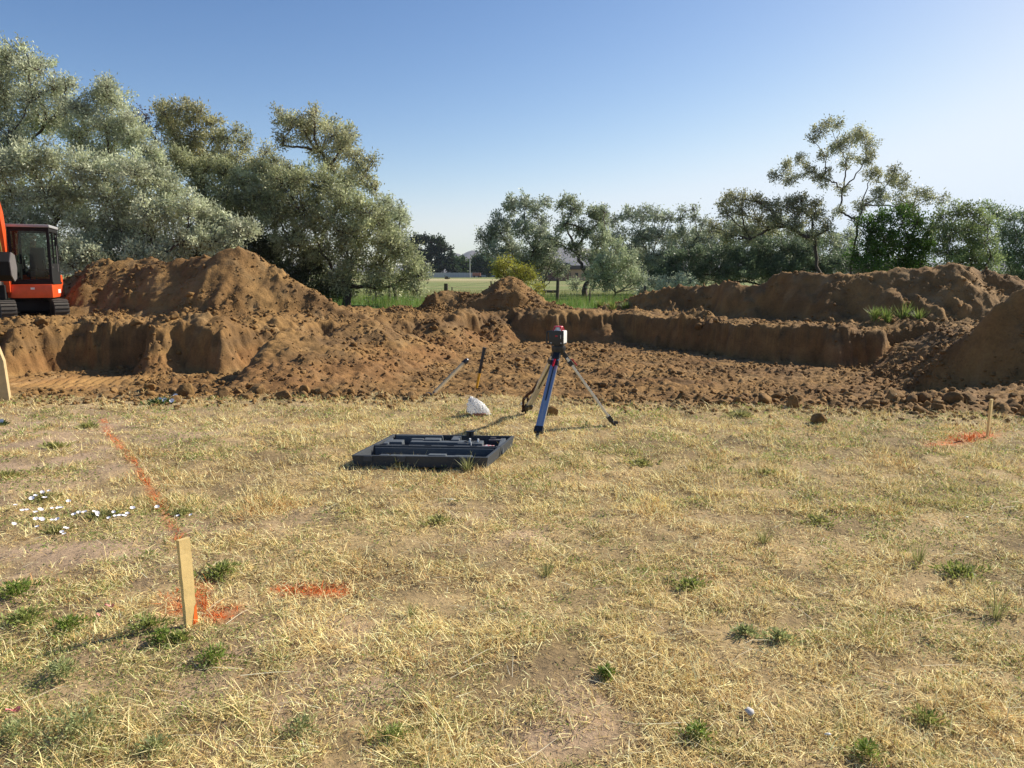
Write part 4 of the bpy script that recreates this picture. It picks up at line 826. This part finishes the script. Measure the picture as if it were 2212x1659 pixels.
# ------------------------------------------------------------ tripod and level
def gpt(px, py): X, Y = at(px, py); return Vector((X, Y, float(ground(np.array([X]), np.array([Y]))[0]) - .01))
HX, HY, HZ = float(atY(558.5, 350, 8.05)[0]), 8.05, .80
t = thing('survey_tripod', (HX, HY, 0), 'aluminium surveying tripod with black head standing on the lawn', 'tripod')
O = Vector((HX, HY, 0)); head = Vector((0, 0, HZ))
MB().cyl(head + Vector((0, 0, .015)), head + Vector((0, 0, .05)), .075, n=28).cyl(head + Vector((0, 0, -.04)), head + Vector((0, 0, .015)), .06, .075, n=28).build('head', M_BLKPL, t, bevel=.003, smooth=True)
feet = [gpt(536, 440), gpt(616.5, 425.5), gpt(525, 414)]
for i, fgl in enumerate(feet):
    f = fgl - O; d = (f - head); hd = Vector((d.x, d.y, 0)).normalized(); s = Vector((-hd.y, hd.x, 0))
    top = head + hd * .055 + Vector((0, 0, -.03)); ax = (f - top); Lg = ax.length; ax = ax.normalized(); nrm = s.cross(ax).normalized()
    lg = MB()
    e = top + ax * (Lg * .87)
    for sg in (-1, 1): lg.bar(top + ax * .05 + s * (sg * .028), e + s * (sg * .028), .020, .026, up=nrm)
    o = lg.build('leg', M_ALU, t, bevel=.003)
    wd = MB(); wd.bar(top + ax * .10, top + ax * (Lg * .84), .040, .016, up=nrm); wd.build('inner_rail', plain('blue_grey_alu', (.52, .53, .55), .42, .6, .1, 70, .1), o, bevel=.002)
    MB().bar(top + ax * .06 - nrm * 0, top + ax * (Lg * .55), .010, .030, up=nrm).build('slot', M_BLKPL, o)
    MB().bar(top - ax * .02, top + ax * .07, .075, .045, up=nrm).build('leg_joint', M_BLKPL, o, bevel=.006)
    MB().bar(top + ax * .095, top + ax * .15, .084, .050, up=nrm).build('leg_clamp', M_BLKPL, o, bevel=.008)
    kk = top + ax * .15 + nrm * (.034 if (nrm.y < 0) == True else -.034)
    MB().bar(kk - ax * .06, kk + ax * .035 + (kk - top - ax * .15).normalized() * .01, .020, .012, up=nrm).build('clamp_lever', M_RED, o, bevel=.003)
    MB().bar(e - ax * .03, e + ax * .035, .088, .05, up=nrm).build('end_cap', M_BLKPL, o, bevel=.006)
    MB().cyl(e + ax * .03, e + ax * (Lg * .13 - .03), .018, .016, 14).cyl(e + ax * (Lg * .13 - .03), f, .016, .004, 14).build('spike', M_BLKPL, o, smooth=True)
    MB().bar(e + ax * .05, e + ax * .06 + hd * .055, .03, .010, up=s).build('foot_step', M_BLKPL, o, bevel=.002)
    if i == 2:
        P0 = top + ax * (Lg * .42) - hd * -.03 - s * .04 * (1 if s.x > 0 else -1)
        left = Vector((-1, 0, 0))
        pts = [top + ax * (Lg * .45) + left * .03, top + ax * (Lg * .58) + left * .055 + Vector((0, 0, -.02)), top + ax * (Lg * .68) + left * .085, top + ax * (Lg * .75) + left * .10 + Vector((0, -.01, 0)), top + ax * (Lg * .84) + left * .075, top + ax * (Lg * .92) + left * .045, top + ax * (Lg * .97) + left * .04]
        m = MB()
        for a, b in zip(pts[:-1], pts[1:]): m.bar(a, b, .030, .006, up=(0, 1, .2))
        for a, b in ((top + ax * (Lg * .68) + left * .08, top + ax * (Lg * .86) + left * .005), (top + ax * (Lg * .70) + left * .02, top + ax * (Lg * .96) + left * .02)): m.bar(a, b, .026, .006, up=(0, 1, .2))
        m.build('strap', M_STRAP, t)
        MB().box(tuple(top + ax * (Lg * .71) + left * .085), (.03, .008, .022)).box(tuple(top + ax * (Lg * .82) + left * .10), (.018, .008, .03)).build('buckle', M_WHITE, t, bevel=.002)
LV = Vector((HX, HY, HZ + .05)); t = thing('laser_level', LV, 'black and white rotating laser level with red top cage mounted on the tripod', 'laser level', rz=R(-18))
MB().cyl((0, 0, 0), (0, 0, .022), .055, n=24).build('base_plate', M_BLKPL, t, smooth=True)
MB().box((0, .0, .095), (.150, .145, .140)).build('body', M_WHITE, t, bevel=.018, smooth=True)
m = MB(); m.box((-.004, -.079, .093), (.158, .018, .150)); m.box((-.004, -.02, .028), (.160, .13, .020)); m.build('front_shell', M_BLKPL, t, bevel=.012, smooth=True)
m = MB(); m.tube([(-.082, -.075, .155), (-.105, -.078, .150), (-.108, -.078, .09), (-.105, -.078, .035), (-.082, -.075, .030)], .009, 10); m.build('side_handle', M_BLKPL, t, smooth=True)
m = MB(); m.prism([(-.018, 0), (-.006, .007), (.006, .006), (.018, 0), (.006, -.007), (-.008, -.006)], lambda a, b, c: Vector((a, c, b + .112)), -.0905, -.088); m.build('emblem', M_RED, t)
m = MB(); m.box((.045, -.089, .105), (.004, .003, .038)); m.box((.05, -.09, .040), (.016, .004, .006)); m.box((-.058, -.09, .040), (.016, .004, .006)); m.build('trim', M_WHITE, t)
m = MB(); m.cyl((0, 0, .162), (0, 0, .20), .038, .034, 24); m.build('lens_drum', plain('clear_housing', (.5, .5, .52), .15, .3, 0, 10, .1), t, smooth=True)
m = MB(); m.cyl((0, 0, .200), (0, 0, .210), .050, .045, 24)
for k in range(4):
    a = R(45 + 90 * k); c, s = math.cos(a), math.sin(a); m.bar((.066 * c, .066 * s, .163), (.046 * c, .046 * s, .203), .014, .010)
m.build('cage', M_RED, t, bevel=.002, smooth=True)

# ------------------------------------------------------------ tools by the edge
A = atY(424, 403, 9.9); B = atY(467, 360, 10.3); t = thing('shovel', A, 'wooden handled shovel stuck at a slant in the grass edge', 'shovel')
a0 = Vector((0, 0, .0)); b0 = Vector(B - A); dr = (b0 - a0).normalized()
MB().cyl(a0 + dr * .20, b0 - dr * .03, .024, .028, 14).build('handle', M_HANDLE, t, smooth=True)
o = MB().cyl(b0 - dr * .07, b0, .032, .034, 14).build('grip', M_BLKPL, t, bevel=.003, smooth=True)
MB().cyl(b0 - dr * .045, b0 - dr * .035, .029, .029, 14).cyl(b0, b0 + dr * .015, .024, .018, 14).build('grip_ring', M_ALU, t, smooth=True)
sd_ = Vector((dr.y, -dr.x, 0)).normalized(); sd_ = Vector((.55, 0, .2)).normalized() if False else dr.cross(Vector((0, 1, 0))).normalized()
m = MB(); m.cyl(a0 + dr * .12, a0 + dr * .26, .012, .024, 12)
m.prism([(-.12, -.012), (-.04, -.065), (.12, -.075), (.155, -.05), (.165, 0), (.155, .05), (.12, .075), (-.04, .065), (-.12, .012)], lambda u, v, w: a0 + dr * u + sd_ * v + Vector((0, -1, 0)) * (w - abs(v) * .25), 0, .004)
m.build('blade', M_GREYMET, t)
A = atY(477.5, 383, 12.1); B = atY(484.5, 347.5, 12.1); t = thing('hammer_handle', A, 'black and yellow tool handle standing upright in the dirt', 'tool')
b0 = Vector(B - A); dr = b0.normalized(); L = b0.length
MB().cyl(-dr * .08, dr * L * .30, .019, .022, 14).build('yellow_shaft', M_YEL, t, smooth=True)
MB().cyl(dr * L * .28, dr * L * .97, .024, .027, 14).cyl(dr * L * .93, dr * L, .030, .030, 14).build('black_grip', M_BLKPL, t, bevel=.003, smooth=True)
X, Y = at(431, 380, -.12); gz = float(ground(np.array([X]), np.array([Y]))[0]); t = thing('crushed_can', (X, Y, gz + .05), 'small crushed metal can on the dirt left of the shovel handle', 'can')
MB().cyl((-.06, 0, 0), (.0, -.02, .01), .033, .026, 12).cyl((.0, -.02, .01), (.06, 0, -.01), .026, .033, 12).build('can_body', M_ALU, t, bevel=.003)
MB().cyl((.058, 0, -.01), (.066, 0, -.01), .034, .034, 12).build('can_rim', M_BLKPL, t)
# plastic bag
X, Y = at(477, 415.5); gz = float(ground(np.array([X]), np.array([Y]))[0])
t = thing('plastic_bag', (X, Y, gz), 'crumpled white plastic bag lying on the grass left of the tripod', 'bag')
b = bmesh.new(); bmesh.ops.create_icosphere(b, subdivisions=6, radius=1); V = np.array([v.co[:] for v in b.verts]); Fb = np.array([[v.index for v in f.verts] for f in b.faces]); b.free()
ridge = .8 * np.abs(noise(V[:, 0] * 2.6 + V[:, 2] * 1.2, V[:, 1] * 2.6 + V[:, 2] * 2.2, 9)) + .5 * np.abs(noise(V[:, 0] * 6 - V[:, 2] * 3, V[:, 1] * 6 + V[:, 2] * 4, 10)) + .42 * np.abs(noise(V[:, 0] * 11 - V[:, 2] * 6, V[:, 1] * 11 + V[:, 2] * 9, 12)) + .10 * np.abs(noise(V[:, 0] * 25 - V[:, 2] * 9, V[:, 1] * 25 + V[:, 2] * 14, 14))
an_ = np.arctan2(V[:, 1], V[:, 0]); V = V * (1.10 - .5 * ridge + .13 * np.abs(np.sin(2.5 * an_ + 2 * V[:, 2])) - .10 * np.abs(np.sin(5.5 * an_ - 3 * V[:, 2])))[:, None]; zt = (V[:, 2] + 1) / 2
V = np.stack([V[:, 0] * (.185 - .115 * zt ** .7) - .06 * zt ** 1.5 + .05 * (1 - zt), V[:, 1] * (.12 - .05 * zt), np.maximum(0, zt) ** 1.1 * .225 - .02], 1)
mk('bag_film', V, np.full(len(Fb), 3), Fb.ravel(), M_BAG, t, col=np.full((len(V), 3), .93), smooth=True)
MB().box((.03, -.085, .022), (.15, .04, .03)).build('brown_content', plain('brown_content', (.28, .12, .08), .7), t, bevel=.008)
# litter scraps
for (sx, sy, lab, s, c) in [(975, 1085, 'small white scrap of paper in the centre of the lawn', .035, M_WHITE), (1618, 1555, 'pale grey stone flake in the lower middle of the lawn', .04, M_PALEWALL), (1788, 1598, 'small white stone near the bottom right of the lawn', .028, M_WHITE), (2088, 1122, 'tiny white scrap on the right side of the lawn', .02, M_WHITE)]:
    X, Y = at(sx * S2, sy * S2); gz = float(ground(np.array([X]), np.array([Y]))[0]); V = I1 * np.array([s / 2, s / 2.4, s / 5]) * (1 + .3 * rng.standard_normal((len(I1), 1)) * .5)
    o = mk('litter_scrap', V, np.full(len(F1), 3), F1.ravel(), c); o.location = (X, Y, gz + .015); o.rotation_euler = (.4, .2, rng.uniform(0, 6)); tag(o, lab, 'litter', 'scraps on the lawn')
PINK = plain('pink_flagging', (.70, .22, .20), .6)
for (sx, sy, lab, s) in [(238, 1322, 'pink flagging scrap in the grass left of the near stake', .05), (215, 1336, 'smaller pink flagging scrap just below left of the other one', .035), (30, 1545, 'pink flagging scrap near the lower left corner', .05), (935, 1205, 'tiny red flagging scrap below the case', .015), (1093, 1373 - 180, 'tiny red flagging scrap right of the centre', .015), (934, 1203 - 150, 'tiny red scrap just in front of the case', .012), (745, 1004, 'tiny red scrap left of the case corner', .02)]:
    X, Y = at(sx * S2, sy * S2); gz = float(ground(np.array([X]), np.array([Y]))[0]); m = MB(); s *= .6
    vs = [[m.b.verts.new((s * (i / 4 - .5) * 1.6, s * (j / 2 - .5) * .5 + .1 * s * math.sin(i), .3 * s * math.sin(i * 1.7 + j))) for j in range(3)] for i in range(5)]
    for i in range(4):
        for j in range(2): m.b.faces.new((vs[i][j], vs[i + 1][j], vs[i + 1][j + 1], vs[i][j + 1]))
    o = m.build('flagging_scrap', PINK); o.location = (X, Y, gz + .02); o.rotation_euler = (.3, 0, rng.uniform(-.5, .5)); tag(o, lab, 'litter', 'pink and red flagging scraps')

# ------------------------------------------------------------ wire fence in the meadow
YF = 35.0
t = thing('wire_fence', atY(560, 303, YF) * np.array([1, 1, 0]) + np.array([0, 0, .3]), 'old wire fence with dark wooden posts and a braced corner in the meadow', 'fence')
O = np.array(t.location)
posts = [(376, 304, 287, .05, 0), (398, 305, 283, .09, -5), (420, 304, 290, .03, 0), (446, 300, 283.5, .10, 0), (452, 300, 287, .03, 0), (491, 300, 281, .035, 0), (557, 303, 279, .08, 1), (526, 303, 285, .06, 0), (645, 303, 286, .05, 0), (590, 303, 288, .035, 0), (350, 306, 288, .05, 2)]
tops = []
for (px, pb, pt, r, ln) in posts:
    a = atY(px, pb + 3, YF) - O; b = atY(px + ln, pt, YF) - O; tops.append((a, b))
    MB().cyl(Vector(a), Vector(b), r, r * .92, 12).build('fence_post', M_OLDWOOD, t, bevel=.008)
MB().cyl(Vector(atY(526, 291, YF) - O), Vector(atY(556, 291.5, YF) - O), .07, .06, 12).build('brace_rail', M_OLDWOOD, t)
m = MB()
for h in (.35, .7, 1.0):
    P = sorted([((a + (b - a) * min(1, h / max(.2, (b - a)[2]))) for a, b in tops), ][0] if False else [a + (b - a) * min(.97, h / max(.2, (b - a)[2])) for a, b in tops], key=lambda v: v[0])
    for p, q in zip(P[:-1], P[1:]): m.cyl(Vector(p), Vector(q), .004, .004, 4)
m.build('wire', M_WIRE, t)

# ------------------------------------------------------------ far things
def gable(loc, w, d, h, rh, wm, label, nm='far_house', nwin=3, rz=0):
    t = thing(nm, loc, label, 'house', rz=rz)
    MB().box((0, 0, h / 2), (w, d, h)).build('wall', wm, t)
    MB().prism([(-w / 2 - .4, h + .002), (w / 2 + .4, h + .002), (w / 2 - w * .12, h + rh), (-w / 2 + w * .12, h + rh)], lambda a, b, c: Vector((a, c, b)), -d / 2 - .4, d / 2 + .4).build('roof', M_DKROOF, t)
    for k in range(nwin):
        MB().box((-w / 2 + (k + .5) * w / nwin, -d / 2 - .02, h * .55), (w / nwin * .4, .06, h * .3)).build('window', M_WINDOW, t)
p = atY(556, 274, 150); gable((p[0], 150, .3), 4.6, 8, 2.9, .5, M_BRICK, 'brown brick building behind the forked middle tree')
p = atY(575, 274, 160); gable((p[0], 160, .3), 4.5, 8, 2.2, .8, plain('tan_siding', (.42, .34, .24), .9), 'tan building right of the brown brick one')
p = atY(497, 276, 330); gable((p[0], 330, .3), 18, 8, 2.3, 1.0, M_PALEWALL, 'pale low house under the far dark trees')
t = thing('board_fence', (atY(448, 276, 290)[0], 290, .3), 'long pale grey board fence along the far side of the meadow', 'fence')
w = 62 / FP * 290; m = MB()
for k in range(24): m.box((-w / 2 + (k + .5) * w / 24, 0, .9), (w / 24 - .03, .08, 1.8 - .06 * (k % 2)))
m.build('board_panel', M_PALEWALL, t)
m = MB()
for k in range(9): m.box((-w / 2 + k * w / 8, .15, 1.0), (.2, .2, 2.0))
m.build('fence_post', M_OLDWOOD, t)
t = thing('utility_pole', (atY(470, 274, 280)[0], 280, .3), 'thin pale pole in front of the far light green tree', 'pole')
MB().cyl((0, 0, 0), (0, 0, 7.2), .16, .11, 10).build('pole_shaft', M_PALEWALL, t); MB().box((0, 0, 6.7), (1.2, .12, .12)).build('cross_arm', M_OLDWOOD, t)
t = thing('red_trailer', (atY(476.5, 276, 285)[0], 285, .3), 'small red trailer at the end of the far board fence', 'trailer')
MB().box((0, 0, 1.1), (3.0, 1.6, 1.2)).build('trailer_body', plain('faded_red', (.34, .13, .09), .7), t, bevel=.1); MB().cyl((-.8, -.9, .4), (-.8, -.7, .4), .4, n=14).cyl((.8, -.9, .4), (.8, -.7, .4), .4, n=14).build('wheel', M_RUBBER, t)
tree('meadow_bush', 'tiny dark bush alone in the far meadow', 446, 190, [(446, 278, 1.6), (447.5, 278.5, 1.3)], (.05, .05, .03), (.04, .04, .02), leaf=(.25, .12), cat='shrub', gz=.3, sig=.1)
# mountains
mx = np.linspace(-3200, 3600, 360); my = np.linspace(0, 1100, 60); MX, MY = np.meshgrid(mx, my)
YM = 2900.
pxs = 512 + MX / YM * FP
prof = np.interp(pxs, [-300, 60, 250, 400, 432, 442, 455, 463, 470, 480, 500, 520, 548, 570, 590, 640, 720, 800, 950, 1400], [4, 9, 12, 10, 8, 13, 22.5, 20, 24.5, 24.5, 17, 19, 27, 28, 26, 22, 18, 15, 12, 5])
hm = prof / FP * YM
shp = np.where(MY < 500, (MY / 500) ** .8, 1 - (MY - 500) / 700)
Z = hm * shp * (1 + .22 * fbm(MX / 160, MY / 160, 401, 4) * np.clip(4 * shp * (1 - shp), 0, 1)) + 1.5 * fbm(MX / 40, MY / 40, 405, 3) * shp - 3
c = mixc((.15, .13, .12), (.09, .09, .08), sst(-.3, .5, fbm(MX.ravel() / 90, MY.ravel() / 90, 411, 4)))
tag(mk('hills', np.stack([MX.ravel(), YM - 500 + MY.ravel(), Z.ravel()], 1), np.full(359 * 59, 4), grid_faces(360, 60).ravel(), attrmat('mountain', nscale=.02, namp=.3), col=c, smooth=True), 'blue hazy mountain range on the horizon', None, None, 'structure')

# ------------------------------------------------------------ mini excavator
EX = atY(29, 318, 20.6); gzE = .44
yaw = math.atan2(-EX[1], -EX[0]) - math.pi / 2 + R(-11)
t = thing('mini_excavator', (EX[0], EX[1], gzE), 'orange mini excavator with black cab at the left edge, parked on the dirt shelf', 'excavator', rz=yaw); t.scale = (.90, .92, .875)
# local frame: +y forward (towards the lawn), +x machine right
def track(xc, yr):
    Mr = Matrix.Rotation(yr, 3, 'Z'); prof = []
    Lh, r = .80, .27
    for k in range(9): a = -math.pi / 2 + math.pi * k / 8; prof.append((Lh + r * math.cos(a) * .95, r + r * math.sin(a)))
    for k in range(9): a = math.pi / 2 + math.pi * k / 8; prof.append((-Lh + r * math.cos(a) * .95, r + r * math.sin(a)))
    fn = lambda u, v, w: Mr @ Vector((xc + w, u, v))
    o = MB().prism(prof, fn, -.19, .19).build('track', M_RUBBER, t, bevel=.02)
    m = MB(); n = len(prof); pts = []
    for k in range(n):
        a, b = Vector(prof[k]), Vector(prof[(k + 1) % n]); s = max(1, int((b - a).length / .085))
        for q in range(s): pts.append((a.lerp(b, (q + .5) / s), (b - a).normalized()))
    for p_, d_ in pts:
        nrm = Vector((d_.y, -d_.x)); c = p_ + nrm * .012; cc = fn(c.x, c.y, 0); dd = Mr @ Vector((0, d_.x, d_.y)); nn = Mr @ Vector((0, nrm.x, nrm.y)); sx = Mr @ Vector((1, 0, 0))
        m.box(cc, (.385, .048, .04), Matrix((sx, dd, nn)).transposed())
    m.build('track_lug', M_RUBBER, o)
    m = MB()
    for u, rr_ in ((-.78, .2), (.78, .2), (-.35, .11), (0, .11), (.35, .11)):
        zc = .27 if rr_ == .2 else .13; m.cyl(fn(u, zc, -.19), fn(u, zc, .19), rr_, n=18)
    m.build('track_wheel', M_BLACKMET, o)
UR = R(22)
track(-.66, UR); track(.66, UR)
Mu = Matrix.Rotation(UR, 3, 'Z')
MB().box((0, 0, .36), (.95, .9, .28), Mu).cyl((0, 0, .45), (0, 0, .64), .42, n=24).build('undercarriage', M_BLACKMET, t, bevel=.02)
m = MB(); m.box(Mu @ Vector((0, -1.18, .26)), (1.55, .07, .36), Mu); m.box(Mu @ Vector((-.35, -.8, .3)), (.08, .7, .1), Mu); m.box(Mu @ Vector((.35, -.8, .3)), (.08, .7, .1), Mu); m.build('dozer_blade', M_BLACKMET, t, bevel=.015)
# upper structure
m = MB(); m.prism([(-.80, .62), (-.80, 1.02), (.25, 1.02), (.25, .62)], lambda a, b, c: Vector((a, c, b)), -.62, .72); m.build('left_body', M_ORANGE, t, bevel=.03, smooth=True)
MB().box((.50, -.2, .85), (.50, 1.3, .46)).build('right_body', M_ORANGE, t, bevel=.04, smooth=True)
MB().box((-.05, -.85, .95), (1.5, .5, .72)).build('counterweight', M_ORANGE, t, bevel=.1, smooth=True)
MB().box((-.27, -.05, 1.05), (1.10, 1.34, .06)).build('cab_floor', M_BLACKMET, t, bevel=.01)
MB().box((-.30, .724, .90), (.10, .006, .06)).build('decal', M_WHITE, t)
MB().box((-.803, -.30, .80), (.006, .40, .12)).build('side_decal', M_WHITE, t)
x0, x1, y0, y1, z0, z1 = -.80, .24, -.70, .60, 1.08, 2.70
pr = .075
cab = MB()
for (x, y) in ((x0, y0), (x1, y0), (x0, y1), (x1, y1)): cab.box((x + (pr / 2 if x < 0 else -pr / 2), y + (pr / 2 if y < 0 else -pr / 2), (z0 + z1) / 2), (pr, pr, z1 - z0))
cab.box(((x0 + x1) / 2, y1 - .03, z0 + .04), (x1 - x0 - .01, .055, .10)); cab.box(((x0 + x1) / 2, y1 - .03, z1 - .06), (x1 - x0 - .01, .055, .12)); cab.box(((x0 + x1) / 2, y0 + .03, z0 + .2), (x1 - x0 - .01, .055, .4)); cab.box(((x0 + x1) / 2, y0 + .03, z1 - .06), (x1 - x0 - .01, .055, .12))
for x in (x0 + .03, x1 - .03): cab.box((x, (y0 + y1) / 2, z0 + .28), (.05, y1 - y0 - .01, .56)); cab.box((x, (y0 + y1) / 2, z1 - .06), (.05, y1 - y0 - .01, .12)); cab.box((x, .0, (z0 + z1) / 2), (.05, .06, z1 - z0 - .02))
cab.build('cab_frame', M_BLACKMET, t, bevel=.012)
m = MB(); m.box(((x0 + x1) / 2, -.05, z1 + .035), (x1 - x0 + .06, 1.42, .085)); m.build('cab_roof', M_ROOF, t, bevel=.035, smooth=True)
MB().box(((x0 + x1) / 2, y1 - .012, (z0 + z1) / 2), (x1 - x0 - .16, .008, z1 - z0 - .22)).build('windshield', M_GLASS, t)
MB().box(((x0 + x1) / 2, y0 + .012, 2.1), (x1 - x0 - .16, .008, .9)).build('rear_window', M_GLASS, t)
for x in (x0 + .012, x1 - .012): MB().box((x, -.05, 2.1), (.008, 1.1, .95)).build('side_window', M_GLASS, t)
o = MB().box((-.28, -.18, 1.32), (.48, .48, .16)).build('seat', M_SEAT, t, bevel=.05, smooth=True)
MB().box((-.28, -.42, 1.75), (.46, .13, .78), Matrix.Rotation(R(8), 3, 'X'), .86).build('backrest', M_SEAT, o, bevel=.055, smooth=True)
MB().box((-.56, -.05, 1.45), (.09, .4, .08)).box((0.0, -.05, 1.45), (.09, .4, .08)).build('armrest', M_SEAT, o, bevel=.02)
m = MB()
for x in (-.52, -.04): m.cyl((x, .12, 1.35), (x, .16, 1.66), .014, .014, 8).cyl((x, .16, 1.62), (x, .165, 1.74), .028, .024, 10)
for x in (-.36, -.2): m.cyl((x, .40, 1.1), (x, .34, 1.55), .012, .012, 8)
m.box((-.28, .44, 1.50), (.34, .04, .03)); m.build('control_lever', M_BLACKMET, t)
m = MB(); m.cyl((-.84, .52, 2.35), (-.92, .55, 2.35), .012, n=8).box((-.94, .55, 2.28), (.05, .02, .26)); m.build('mirror', M_BLACKMET, t, bevel=.005)
m = MB()
for z in (1.5, 1.75, 2.15): m.cyl((x0 - .02, .56, z), (x0 - .02, .56, z + .05), .014, n=8)
m.tube([(x0 - .03, -.2, 1.4), (x0 - .03, -.2, 2.5)], .012, 8); m.build('grab_rail', M_GREYMET, t)
# boom (curved), dipper, bucket folded in front
def plate(path, w, name, mat, par=t, xc=.36):
    m = MB(); L_, R_ = [], []
    for k, (y, z, h) in enumerate(path):
        a = Vector(path[max(0, k - 1)][:2]); b = Vector(path[min(len(path) - 1, k + 1)][:2]); d = (b - a).normalized(); n = Vector((-d.y, d.x))
        L_.append((y + n.x * h / 2, z + n.y * h / 2)); R_.append((y - n.x * h / 2, z - n.y * h / 2))
    m.prism(L_ + R_[::-1], lambda u, v, w_: Vector((xc + w_, u, v)), -w / 2, w / 2); return m.build(name, mat, par, bevel=.015)
plate([(.64, .80, .30), (.68, 1.3, .30), (.73, 1.8, .34), (.82, 2.4, .38), (1.0, 3.0, .42), (1.35, 3.45, .38), (1.85, 3.65, .30), (2.35, 3.66, .24)], .24, 'boom', M_ORANGE)
plate([(2.55, 3.95, .18), (2.42, 3.6, .30), (2.15, 2.9, .28), (1.85, 2.2, .22), (1.72, 1.85, .18)], .15, 'dipper_arm', M_ORANGE)
m = MB(); m.cyl((.47, .80, .75), (.47, 1.25, 1.9), .055, n=14).cyl((.47, 1.25, 1.9), (.47, 1.5, 2.75), .030, n=12).cyl((.47, 2.0, 3.9), (.47, 2.5, 3.95), .05, n=12).cyl((.47, 2.55, 3.5), (.47, 2.05, 2.2), .045, n=12); m.build('hydraulic_ram', M_GREYMET, t, smooth=True)
MB().box((.47, .80, .80), (.26, .30, .42)).cyl((.47, .85, .5), (.47, .85, 1.1), .09, n=16).build('swing_post', M_BLACKMET, t, bevel=.02)
m = MB(); m.tube([(.33, .75, 1.0), (.30, 1.0, 1.6), (.33, 1.05, 2.2), (.35, 1.3, 2.8)], .018, 8); m.build('hose', plain('yellow_hose', (.25, .2, .04), .6), t, smooth=True)
# bucket: open scoop with side plates
bk = [(1.55, 1.88), (1.90, 1.92), (2.10, 1.66), (2.02, 1.30), (1.72, 1.14), (1.50, 1.22)]
m = MB()
for a, b in zip(bk[:-1], bk[1:]):
    c = Vector(((a[0] + b[0]) / 2, (a[1] + b[1]) / 2)); d = Vector((b[0] - a[0], b[1] - a[1])); ang = math.atan2(d.y, d.x); m.box((.30, c.x, c.y), (.74, d.length + .02, .025), Matrix.Rotation(ang, 3, 'X'))
o = m.build('bucket', M_BLACKMET, t)
for x in (-.08, .68): MB().prism([(1.50, 1.86), (1.90, 1.93), (2.12, 1.66), (2.03, 1.28), (1.72, 1.12), (1.46, 1.20), (1.36, 1.5)], lambda a, b, c: Vector((c, a, b)), x - .012, x + .012).build('side_plate', M_GREYMET, o)
m = MB()
for k in range(5): m.box((.0 + k * .15, 1.42, 1.24), (.06, .16, .035), Matrix.Rotation(R(-20), 3, 'X'), .8)
m.build('bucket_tooth', M_GREYMET, o)

# ------------------------------------------------------------ haze
hz = MB(); X0, X1, Y0, Y1 = -3900, 3900, -60, 3900
hz.box(((X0 + X1) / 2, (Y0 + Y1) / 2, 70), (X1 - X0, Y1 - Y0, 148))
mh, nt, out = mat_new('haze_air'); pv = N(nt, 'ShaderNodeVolumePrincipled'); pv.inputs['Color'].default_value = (.72, .82, 1, 1); pv.inputs['Density'].default_value = .0001; nt.links.new(pv.outputs[0], out.inputs['Volume'])
HAZE = True
if HAZE: tag(hz.build('haze', mh), 'pale blue haze in the air', 'haze', None, 'stuff')

# ------------------------------------------------------------ light, sky, camera
w = bpy.data.worlds.new('World'); scene.world = w; w.use_nodes = True; nt = w.node_tree; bg = nt.nodes['Background']
sk = nt.nodes.new('ShaderNodeTexSky'); sk.sky_type = 'NISHITA'; sk.sun_disc = False; sk.sun_elevation = SUN_EL; sk.sun_rotation = SUN_AZ
sk.altitude = 1400; sk.air_density = 1.0; sk.dust_density = 1.6; sk.ozone_density = 3.2
sp = nt.nodes.new('ShaderNodeSeparateColor'); cb = nt.nodes.new('ShaderNodeCombineColor'); nt.links.new(sk.outputs[0], sp.inputs[0])
for i_, (g_, k_) in enumerate(((1.6, 3.50), (1.35, 1.88), (1.1, 1.28))):
    prev = sp.outputs[i_]
    for op, v in (('MULTIPLY', .08), ('POWER', g_), ('MULTIPLY', k_ / .08), ('SMOOTH_MIN', (7.0, 7.8, 8.6)[i_])):
        nd = nt.nodes.new('ShaderNodeMath'); nd.operation = op; nd.inputs[1].default_value = v; nd.inputs[2].default_value = 3.5; nt.links.new(prev, nd.inputs[0]); prev = nd.outputs[0]
    nt.links.new(prev, cb.inputs[i_])
nt.links.new(cb.outputs[0], bg.inputs['Color']); bg.inputs['Strength'].default_value = .080
sl = bpy.data.lights.new('sun', 'SUN'); sl.energy = 5.0; sl.angle = R(.5); sl.color = (1, .92, .78); so = bpy.data.objects.new('sun', sl); COL.objects.link(so)
sdir = Vector((math.sin(SUN_AZ) * math.cos(SUN_EL), math.cos(SUN_AZ) * math.cos(SUN_EL), math.sin(SUN_EL))); so.rotation_euler = sdir.to_track_quat('Z', 'Y').to_euler(); so.location = (20, 10, 30)
cam = bpy.data.cameras.new('camera'); cam.sensor_width = 36; cam.lens = FP / 1024 * 36; cam.clip_end = 9000; cam.clip_start = .05
co = bpy.data.objects.new('camera', cam); COL.objects.link(co); co.location = (0, 0, CAMZ); co.rotation_euler = (R(90) - PITCH, 0, 0); scene.camera = co
scene.view_settings.view_transform = 'Standard'; scene.view_settings.look = 'None'; scene.view_settings.exposure = .6; scene.view_settings.gamma = 1
scene.render.resolution_x = 1024; scene.render.resolution_y = 768
